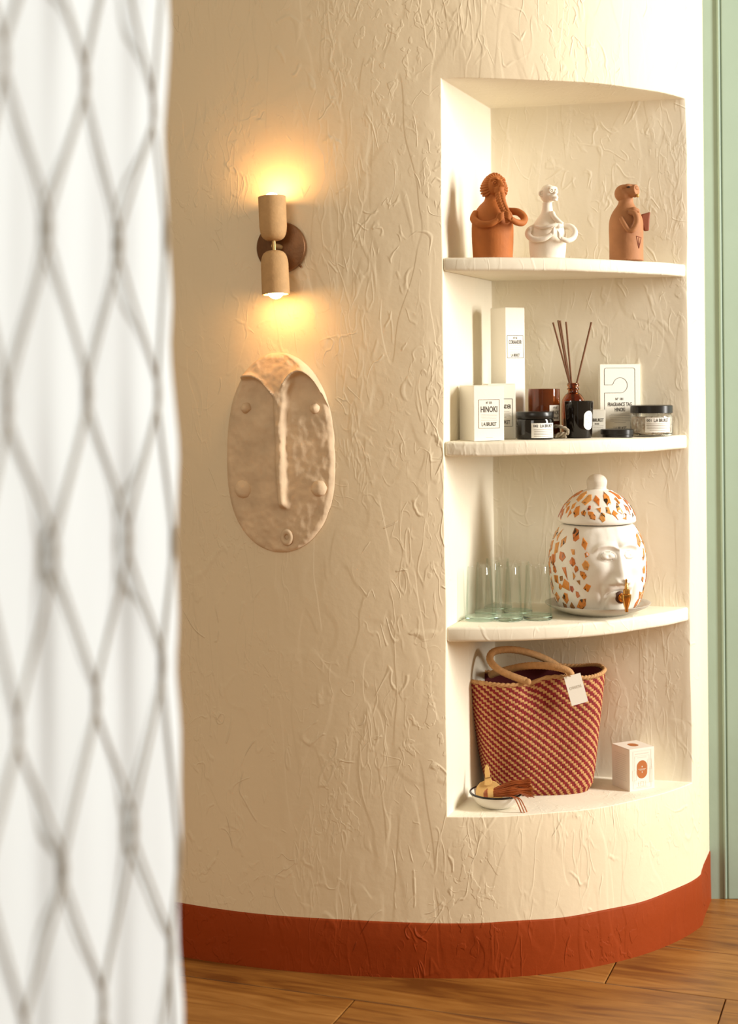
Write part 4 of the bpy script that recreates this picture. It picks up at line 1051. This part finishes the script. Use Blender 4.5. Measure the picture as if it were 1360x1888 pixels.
M['enamel'] = mat('white_enamel', (0.82, 0.78, 0.70), 0.25)
M['enamel_rim'] = mat('black_enamel_rim', (0.010, 0.008, 0.008), 0.2)
M['leather'] = mat('tan_leather', (0.66, 0.40, 0.13), 0.55, bump=0.0003, bscale=260, vary=0.08, vscale=50)
M['rust_leather'] = mat('rust_leather', (0.40, 0.105, 0.026), 0.5, bump=0.0003, bscale=260, vary=0.22, vscale=70)
def build_dish():
    d = 72; k = kk(d); base = at(908, d, Z_NICHE)
    t = thing('enamel_dish', 'small white enamel dish with a black rim', 'dish', base)
    mb = MB(); mb.add(*lathe(smooth_prof([(0, 1), (20, 0), (26, 0.6), (36, 7), (44, 17), (48, 25)], 20)+[(48.5, 26.5), (47, 27), (46, 25.5)]+smooth_prof([(45.5, 25), (42, 17), (34, 8.5), (24, 3), (0, 2.5)], 18), 60)); mb.scaled(k); mb.build('bowl', 'enamel', t)
    mb = MB(); pts = [Vector((48*math.cos(2*PI*i/64), 48*math.sin(2*PI*i/64), 26.2)) for i in range(64)]; mb.add(*tube(pts, 2.0, 8, closed=True)); mb.scaled(k); mb.build('rim', 'enamel_rim', t)
    # local pixel of a point seen at a screen pixel, given as offset y (away) from the dish centre
    def q(px, py, y): p = P(px, py, base.y + y*k); return (p-base)/k
    # leather luggage tag standing in the dish
    t = thing('leather_tag', 'tan leather luggage tag with buckled strap standing in the dish', 'luggage tag', base + Vector((0, 0, 0)))
    c = q(897, 1468, 8)
    pl = [(-24, 3), (25, 3), (25, 18), (22, 27), (14, 34), (5, 37), (-5, 37), (-14, 34), (-21, 27), (-24, 18)]
    org = Vector((-12, 16, 5)); R = Matrix.Translation(org) @ Matrix.Rotation(math.radians(-16), 4, 'X') @ Matrix.Rotation(math.radians(-3), 4, 'Y')
    def part(poly, y0, y1, nm, mt='leather', bw=0.7):
        mb = MB(); mb.add(*extrude_poly(poly, y0, y1)); mb.moved(R); mb.scaled(k); return bevel(mb.build(nm, mt, t, True, 30), bw*k, 2)
    part(pl, -2, 0, 'tag_plate'); part([(x*0.97, z*0.97+0.5) for x, z in pl], 0.4, 2.2, 'back_plate')
    part([(-4.5, 30), (5, 30), (5, 52), (4, 60), (0.3, 66), (-3.6, 60), (-4.5, 52)], -4, -2.4, 'strap')
    part([(-7.5, 28), (-3, 27), (3, 27), (7.5, 32), (6.5, 41), (-5.5, 41)], -6, -4.2, 'loop_tab')
    mb = MB(); mb.add(*tube([(-6, -6.5, 41), (0, -7.5, 41.5), (7, -6, 42)], 0.8, 6)); mb.moved(R); mb.scaled(k); mb.build('wire_tie', 'brass', t)
    # tassels
    def tassel(nm, label, p0, p1, wid, n, seed, loose=()):
        t = thing(nm, label, 'tassel', base)
        rn = random.Random(seed); p0, p1 = Vector(p0), Vector(p1); ax = (p1-p0); L = ax.length; ax.normalize(); sd = ax.cross(Vector((0, 0, 1))).normalized(); up = sd.cross(ax)
        bd = MB(); pts = []
        g = tube([p0-ax*1, p0+ax*9], wid*0.36, 18, 4); bd.add(*g); bd.scaled(k); bd.build('band', 'leather', t, True, 40)
        hd = MB(); hd.add(*tube([p0-ax*9, p0-ax*4, p0+ax*3], [wid*0.16, wid*0.26, wid*0.3], 12, 8)); hd.scaled(k); hd.build('knot', 'rust_leather', t)
        fr = MB()
        for i in range(n):
            a = rn.uniform(0, 2*PI); rr = math.sqrt(rn.random()); o = sd*math.cos(a)*rr + up*math.sin(a)*rr*0.62
            st = p0+ax*7+o*wid*0.28; e = p0 + ax*L*rn.uniform(0.9, 1.04) + o*wid*0.62 + Vector((0, 0, -2*rn.random()))
            m_ = st.lerp(e, 0.5)+o*wid*0.10+Vector((0, 0, 3.5))
            r_ = st.lerp(e, 0.72)+Vector((0, 0, 5.0))-up*(o.dot(up)*wid*0.3)
            path = smooth_path([st, m_, r_, e], 6); wv = sd.lerp(up, rn.random()*0.7+0.15).normalized()*rn.uniform(1.3, 2.1); tn = wv.cross(ax).normalized()*0.35; V = []
            for p in path: V += [p-wv-tn, p+wv-tn, p+wv+tn, p-wv+tn]
            Fc = []
            for s in range(6):
                for j in range(4): Fc.append((s*4+j, s*4+(j+1) % 4, s*4+4+(j+1) % 4, s*4+4+j))
            Fc += [(0, 1, 2, 3), (24, 25, 26, 27)]; fr.add(V, Fc)
        for ps in loose:
            g = tube(ps, 1.1, 6, 12); fr.add(*g)
        fr.scaled(k); o = fr.build('fringe', 'rust_leather', t, False); o['kind'] = 'stuff'
    a0, a1 = q(902, 1461, -10), q(977, 1445, -18)
    tassel('leather_tassel', 'upper rust leather tassel with a tan band lying across the dish', a0, a1, 27, 70, 3)
    b0, b1 = q(900, 1465, -22), q(981, 1460, -28)
    tassel('leather_tassel', 'lower rust leather tassel spilling loose strands over the dish rim', b0, b1, 25, 60, 5,
           ([q(930, 1468, -34), q(946, 1470, -44), q(954, 1482, -48), q(961, 1499, -46)], [q(935, 1468, -34), q(953, 1471, -44), q(961, 1486, -48), q(967, 1500, -46)], [q(940, 1468, -34), q(957, 1472, -44), q(966, 1486, -48), q(971, 1497, -46)]))
build_dish()

M['box_white'] = mat('printed_white_card', (0.80, 0.74, 0.64), 0.55)
M['oval'] = mat('burnt_orange_print', (0.43, 0.135, 0.030), 0.55)
def build_gift_box():
    d = 200; k = kk(d); rz = math.radians(26)
    # corners measured on the niche floor
    t = thing('gift_box', 'small white printed box with burnt orange oval beside the woven bag', 'box', at(1160.5, d, Z_NICHE), rz)
    w, h = 55, 76
    mb = MB(); mb.add(*box(-w/2, w/2, -w/2, w/2, 0, h)); mb.scaled(k); bevel(mb.build('body', 'box_white', t, False), 0.6*k, 2)
    mb = MB(); mb.add(*box(-w/2+0.2, w/2-0.2, -w/2+0.2, w/2-0.2, h+0.05, h+0.8)); mb.scaled(k); bevel(mb.build('lid_flap', 'box_white', t, False), 0.3*k, 2)
    def pill(rx, rz_, cz, n=40): 
        pts = [(rx*math.cos(2*PI*i/n), (rz_-rx)*(1 if math.sin(2*PI*i/n) >= 0 else -1)+rx*math.sin(2*PI*i/n)) for i in range(n)]
        return [Vector((0, 0, cz))]+[Vector((x, 0, cz+z)) for x, z in pts], [(0, i+1, (i+1) % n+1) for i in range(n)]
    y = -w/2-0.3
    mb = MB(); mb.add(*flat_front(pill(11.4, 16.5, 38), y)); mb.scaled(k); ov = mb.build('oval_print', 'oval', t, False)
    mb = MB(); mb.add(*flat_front(pill(1.4, 1.41, 43, 12), y-0.2)); mb.add(*flat_front(pill(0.9, 1.5, 33, 12), y-0.2))
    for g in (rect_geo(17, 0.7, 0, 39), rect_geo(12, 0.7, 0, 37)): mb.add(*flat_front(g, y-0.2))
    mb.scaled(k); mb.build('emblem', 'printlight', ov, False)
    mb = MB()
    for g in (frame_geo(40, 68, 0.5, 0, 38), frame_geo(32, 50, 0.4, 0, 38), frame_geo(16, 8, 0.5, 0, 12), frame_geo(6, 8, 0.5, 0, 12), rect_geo(30, 1.2, 0, 67), rect_geo(20, 0.8, 0, 60), rect_geo(24, 1.0, 0, 6), frame_geo(9, 18, 0.4, 17, 46), frame_geo(9, 18, 0.4, -17, 28), frame_geo(5, 28, 0.4, 20, 27)): mb.add(*flat_front(g, y))
    mb.scaled(k); mb.build('fine_print', 'printlight', t, False)['kind'] = 'stuff'
    mb = MB()
    for i in range(14): mb.add(*flat_front(rect_geo(38 - (i*7 % 9), 0.6, 0, 64-i*3.6), y))
    mb.moved(Matrix.Rotation(-PI/2, 4, 'Z')); mb.scaled(k); mb.build('side_print', 'printlight', t, False)['kind'] = 'stuff'
    V, Fc = pill(9, 11, 0); mb = MB(); mb.add([Vector((v.x, v.z, h+1.0)) for v in V], Fc); mb.scaled(k); mb.build('lid_oval', 'oval', t, False)
build_gift_box()

# ------------------------------------------------------------------ net curtain in the foreground
def cloth_mat():
    m, nt, b = nodes_of('white_sheer_cloth'); b.inputs['Base Color'].default_value = (0.80, 0.87, 0.93, 1); b.inputs['Roughness'].default_value = 0.8
    tr = nt.nodes.new('ShaderNodeBsdfTranslucent'); tr.inputs[0].default_value = (0.80, 0.87, 0.93, 1); mx = nt.nodes.new('ShaderNodeMixShader'); mx.inputs[0].default_value = 0.15
    nt.links.new(b.outputs[0], mx.inputs[1]); nt.links.new(tr.outputs[0], mx.inputs[2]); nt.links.new(mx.outputs[0], nt.nodes['Material Output'].inputs['Surface']); return m
M['cloth'] = cloth_mat()
M['cord'] = mat('brown_cord', (0.40, 0.35, 0.28), 0.85)
def build_curtain():
    YC = 1.32
    t = thing('net_curtain', 'white sheer curtain with knotted brown diamond net in the blurred foreground', 'curtain', (P(150, 900, YC).x, YC, 0))
    org = Vector(t.location)
    edge = [(-900, 318), (-600, 306), (-300, 318), (-80, 306), (0, 309), (60, 312), (165, 306), (250, 299), (300, 303), (420, 308), (560, 316), (640, 311), (720, 318), (830, 329), (900, 326), (1000, 323), (1150, 327), (1235, 322), (1340, 332), (1450, 331), (1560, 334), (1650, 326), (1750, 328), (1860, 338), (2000, 334), (2200, 330), (2500, 344), (2900, 338), (3600, 345)]
    def ex(y):
        lo = interp(edge, y); return (lo + interp(edge, y-18) + interp(edge, y+18))/3
    def ydepth(px, y, e):
        u = e-px                               # distance from the right edge in pixels
        return YC + 0.00115*(max(px, -260)-170) + 0.020*math.exp(-u/40.0) + 0.013*math.sin(px*0.041+0.9*math.sin(y*0.0031)) + 0.004*math.sin(px*0.085+y*0.0011+1.0)
    def pos(px, y, off=0.0):
        e = ex(y); d = ydepth(px, y, e)
        return P(px, y, d-off) - org
    def row_y(z):                              # screen row of a height on the curtain
        return PY + (HC-z)*F/YC
    zs = [0.004 + 2.5*i/150 for i in range(151)]
    V = []; n = 60
    for i in range(n+1):
        for z in zs:
            y = row_y(z); e = ex(y); px = -240 + (e+240)*(i/n)**0.85
            V.append(pos(px, y))
    me = mesh_obj('cloth', V, grid_faces(n+1, len(zs)), 'cloth', t)
    so = me.modifiers.new('solid', 'SOLIDIFY'); so.thickness = 0.0012; so.offset = 0
    # knots read off the photograph; beyond the frame the pattern is carried on
    known = {(0, 0): (8, 105), (0, 1): (158, 148), (0, 2): (283, 205), (1, 0): (90, 420), (1, 1): (221, 450),
             (2, 0): (14, 752), (2, 1): (163, 725), (2, 2): (291, 727), (3, 0): (102, 1018), (3, 1): (237, 995),
             (4, 0): (33, 1350), (4, 1): (178, 1290), (4, 2): (300, 1226), (5, 0): (118, 1602), (5, 1): (248, 1525), (6, 0): (45, 1905), (6, 1): (190, 1850), (6, 2): (315, 1752)}
    rows = range(-8, 13); cols = range(-4, 4); kn = {}
    rn = random.Random(4)
    for r in rows:
        for c in cols:
            if (r, c) in known: kn[r, c] = known[r, c]; continue
            odd = r % 2
            x = 14 + 5.5*r + 138*c + (72 if odd else 0) + rn.uniform(-6, 6); y = 140 + 289*r + rn.uniform(-18, 18) - (c-1)*4*r
            e = ex(y)
            if x > e-6:
                if x > e+70: continue
                x = e-4
            if x < -225: continue
            kn[r, c] = (x, y)
    zmax = 2.5
    def ok(p): z = HC-(p[1]-PY)*YC/F; return 0.02 < z < zmax-0.02
    OFF = 0.010
    for (r, c), p in kn.items():
        if not ok(p): continue
        a = pos(p[0], p[1]-32, OFF); b = pos(p[0], p[1]+32, OFF)
        mb = MB(); mb.add(*tube([a, (a+b)/2, b], [0.0020, 0.0034, 0.0020], 8, 8)); mb.build('knot', 'cord', t)
        for dc in ((-1, 0) if r % 2 == 0 else (0, 1)):
            q = kn.get((r+1, c+dc))
            if not q or not ok(q): continue
            pts = []
            for i in range(9):
                s = i/8; x = p[0]+(q[0]-p[0])*(s*0.86+0.14*sstep(0, 1, s)); y = p[1]+20+(q[1]-p[1]-40)*s
                pts.append(pos(x, y, OFF + 0.004*math.sin(PI*s)*(1 if dc else -0.4)))
            mb = MB(); mb.add(*tube(pts, 0.0017, 6, 8)); mb.build('cord', 'cord', t)
build_curtain()
